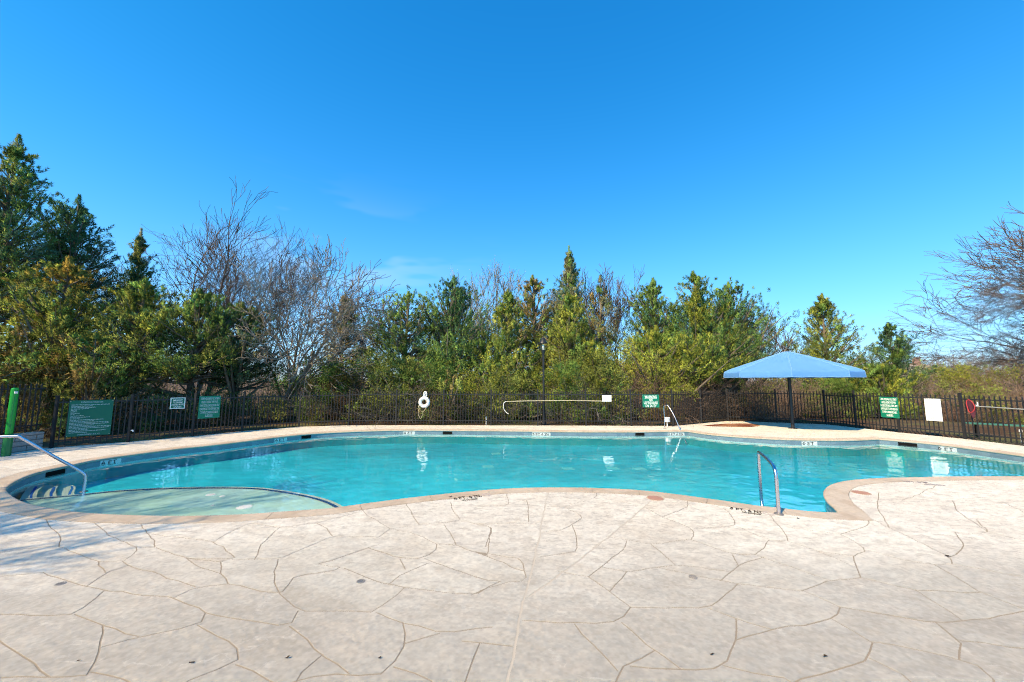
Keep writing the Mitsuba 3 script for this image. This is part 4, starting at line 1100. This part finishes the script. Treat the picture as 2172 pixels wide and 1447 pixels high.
def gp(pxx, Y): p = atY(pxx, 860, Y); return p[0], p[1]
TW, TG, TP = (.135, .102, .080), (.21, .185, .155), (.145, .105, .088)
bare_tree('big spreading bare tree above the left junipers', gp(425, 20.5), 11.8, 511, TW, stems=4, lev=5, spread=.46, up=.05, r=.16, kids=(3, 3, 3, 2), L0=.38, sl=.16, rmin=.009)
bare_tree('pale barked bare tree leaning right from behind the fence', gp(575, 18.0), 7.4, 602, TG, stems=4, lev=5, spread=.46, up=.02, r=.12, lean=(.50, 0, 0), kids=(3, 3, 2, 2), L0=.42, sl=.22)
bare_tree('second grey bare tree between the two left bare trees', gp(610, 22.0), 9.2, 404, TW, stems=2, lev=5, spread=.5, up=.03, r=.12, lean=(.12, 0, 0), kids=(3, 3, 2, 2), L0=.40, sl=.2)
bare_tree('thin bare tree left of the spire juniper at the left', gp(262, 24.0), 10.2, 44, TW, stems=2, lev=5, spread=.42, up=.08, r=.09, kids=(3, 3, 2, 2))
bare_tree('fine twigged bare tree left of the twin dark junipers', gp(800, 24.0), 8.0, 45, TP, stems=2, lev=5, spread=.5, up=.05, r=.08, kids=(3, 3, 3, 2))
bare_tree('pale yellow budding tree behind the dark junipers', gp(1035, 29.0), 10.3, 46, (.24, .22, .18), stems=3, lev=5, spread=.38, up=.12, r=.08, kids=(3, 3, 3, 2), buds=(.42, .40, .22))
bare_tree('bare tree showing between the spire and the big juniper group', gp(1330, 27.0), 10.2, 47, TW, stems=3, lev=5, spread=.42, up=.10, r=.09, kids=(3, 3, 3, 2))
bare_tree('purple brown bare tree between the big juniper group and the umbrella', gp(1640, 28.0), 7.4, 48, TP, stems=3, lev=5, spread=.42, up=.08, r=.08, kids=(3, 3, 3, 2))
bare_tree('bare tree behind the right end of the big juniper group', gp(1560, 30.0), 9.0, 49, TP, stems=2, lev=5, spread=.42, up=.08, r=.08, kids=(3, 3, 2, 2))
bare_tree('brown bare tree behind the brush at the right edge', gp(2160, 26.0), 6.2, 51, (.21, .155, .12), stems=3, lev=4, spread=.5, up=.04, r=.07, kids=(3, 3, 2), rmin=.008)
bare_tree('wide bare tree reaching in from the right edge', gp(2590, 17.5), 9.6, 700, (.15, .12, .105), stems=9, lev=5, spread=.46, up=-.018, r=.16, kids=(4, 3, 3, 3), L0=.46, lean=(-.4, 0, 0), sl=.28, rmin=.0105)

bg = [(690, 770, 17.3, 1.0, (.33, .29, .25), None, 'pale grey twig tangle right of the leaning tree'), (850, 760, 17.2, 1.1, (.36, .32, .28), None, 'tangle of pale dead twigs left of the life ring'), (945, 765, 17.0, 1.0, (.30, .21, .16), None, 'brown twig tangle right of the life ring'),
      (1055, 775, 16.95, .9, (.34, .28, .23), None, 'pale twig tangle between the hook and the lamp post'), (1205, 765, 17.0, 1.0, (.40, .35, .31), None, 'bleached dead twigs under the middle of the rescue pole'), (1275, 750, 17.1, 1.0, (.33, .25, .2), None, 'dead brown twigs behind the small white notice'),
      (1660, 770, 19.0, 1.2, (.30, .22, .17), None, 'brown twigs behind the left half of the umbrella canopy'), (1580, 760, 18.6, 1.1, (.27, .2, .16), None, 'brown twigs left of the umbrella canopy edge'),
      (640, 790, 17.8, 1.1, TG, None, 'grey leafless shrub at the foot of the leaning tree'), (720, 800, 17.5, 1.1, (.24, .15, .11), ((.10, .09, .03), .5), 'reddish brush left of the life ring behind the fence'), (815, 770, 18.0, 1.2, TG, (OLIVE, .6), 'grey brush with olive tufts below the twin junipers'),
      (905, 775, 17.7, 1.2, (.25, .20, .16), (OLIVE, .8), 'brush directly behind the life ring'), (1000, 790, 17.5, 1.1, (.26, .20, .16), (YELLOW, .7), 'yellow tinged brush behind the hook of the rescue pole'), (1075, 800, 17.9, .9, TW, (OLIVE, .9), 'olive brush just left of the lamp post foot'),
      (1180, 790, 18.0, 1.0, (.27, .22, .18), (YELLOW, .6), 'brush just right of the lamp post foot'), (1235, 750, 18.2, 1.1, (.36, .31, .27), None, 'tangle of pale dead branches behind the rescue pole'), (1330, 735, 17.9, 1.3, (.25, .17, .125), None, 'brown leafless thicket left of the warning sign'),
      (1400, 770, 17.6, 1.2, (.26, .175, .13), (YELLOW, .35), 'brown thicket behind the warning sign'), (1470, 760, 18.8, 1.2, (.20, .15, .12), None, 'dark leafless thicket behind the far handrail'), (1550, 780, 19.4, 1.2, (.18, .13, .11), (OLIVE, .3), 'dark thicket left of the umbrella edge'),
      (1620, 790, 19.8, 1.3, (.25, .18, .14), (YELLOW, .3), 'brown thicket under the left side of the umbrella'), (1700, 800, 19.4, 1.2, (.27, .19, .15), None, 'brown thicket behind the umbrella pole'), (1760, 805, 19.0, 1.0, (.24, .17, .13), (GREEN, .6), 'brush with green tufts right of the umbrella pole'),
      (1960, 790, 21.0, 1.6, (.34, .28, .24), None, 'pale grey shrub behind the white notice board'), (2035, 775, 21.5, 1.7, (.30, .25, .16), (YELLOW, .9), 'yellow green leafy shrub behind the red net'), (2110, 750, 20.0, 2.0, (.30, .20, .14), None, 'large brown leafless thicket at the right edge'),
      (2180, 740, 17.5, 1.8, (.31, .22, .16), None, 'brown thicket cut by the right photo edge'), (1990, 815, 18.0, 1.1, (.30, .19, .15), None, 'low reddish brush right of the white notice board'), (2090, 815, 16.6, 1.1, (.29, .20, .15), (OLIVE, .3), 'low brush behind the pole of the red net'),
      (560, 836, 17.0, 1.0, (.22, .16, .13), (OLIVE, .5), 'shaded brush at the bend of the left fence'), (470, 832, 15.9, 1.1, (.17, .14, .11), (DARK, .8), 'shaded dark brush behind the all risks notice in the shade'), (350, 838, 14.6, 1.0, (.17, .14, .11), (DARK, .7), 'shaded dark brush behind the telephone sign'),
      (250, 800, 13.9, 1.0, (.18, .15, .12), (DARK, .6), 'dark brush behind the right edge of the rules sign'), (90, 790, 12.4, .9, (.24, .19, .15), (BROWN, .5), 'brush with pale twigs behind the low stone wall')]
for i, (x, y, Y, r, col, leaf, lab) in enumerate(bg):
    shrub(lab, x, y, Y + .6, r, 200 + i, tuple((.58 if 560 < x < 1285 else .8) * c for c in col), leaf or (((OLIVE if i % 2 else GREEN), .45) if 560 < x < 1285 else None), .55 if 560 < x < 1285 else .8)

# far woods: a brown, leafless mass at the horizon
rng = np.random.default_rng(77); W = Wood()
for i in range(5400):
    if i % 5 < 3:
        Y = rng.uniform(34, 80); X = rng.uniform(-1.7, 1.7) * Y
    else:                                                              # the woods go on all round, out of the picture
        q = rng.uniform(30, 70); ta = rng.uniform(1.05, 2 * math.pi - 1.05); X, Y = q * math.sin(ta), q * math.cos(ta)
    h = rng.uniform(2.2, 4.6) * (1 + .25 * math.sin(X * .12) + (.25 if X > 20 else 0)) * (.6 + math.hypot(X, Y) / 130)
    p = np.array([X, Y, 0]); d = unit(np.array([rng.normal(0, .16), rng.normal(0, .16), 1]))
    q = p + d * h * .5; W.seg(p, q, .035, .022)
    for k in range(3):
        e = unit(d + rng.normal(0, .42, 3)); s = p + d * h * rng.uniform(.25, .55); g = s + e * h * rng.uniform(.3, .55)
        W.seg(s, g, .022, .010)
        W.seg(s + (g - s) * .5, s + (g - s) * .5 + unit(e + rng.normal(0, .6, 3)) * h * .25, .012, .006)
m, n, per = W.mesh(3)
k = free('far_woods'); scene[k] = mikit.ply(m, 'bark', smooth=True, color=np.repeat(np.array([(.25, .19, .165)]) * np.clip(1 + rng.normal(0, .2, (n, 1)), .5, 1.5), per, 0))
labels[k] = {'label': 'distant mass of brown leafless woods along the horizon', 'category': 'woods', 'kind': 'stuff'}

# trees beside and behind the camera, whose shade falls into the view
J('evergreen outside the left edge shading the left fence', -696, -148, 7.0, 3.3, 61, [DARK, GREEN, OLIVE], base=.05, shape=.5)
bare_tree('bare tree outside the left edge casting streaked shade on the deck', (-15.0, -3.6), 9.8, 62, TW, stems=3, lev=6, spread=.5, up=.05, r=.13, kids=(3, 3, 2, 2, 2), L0=.36)
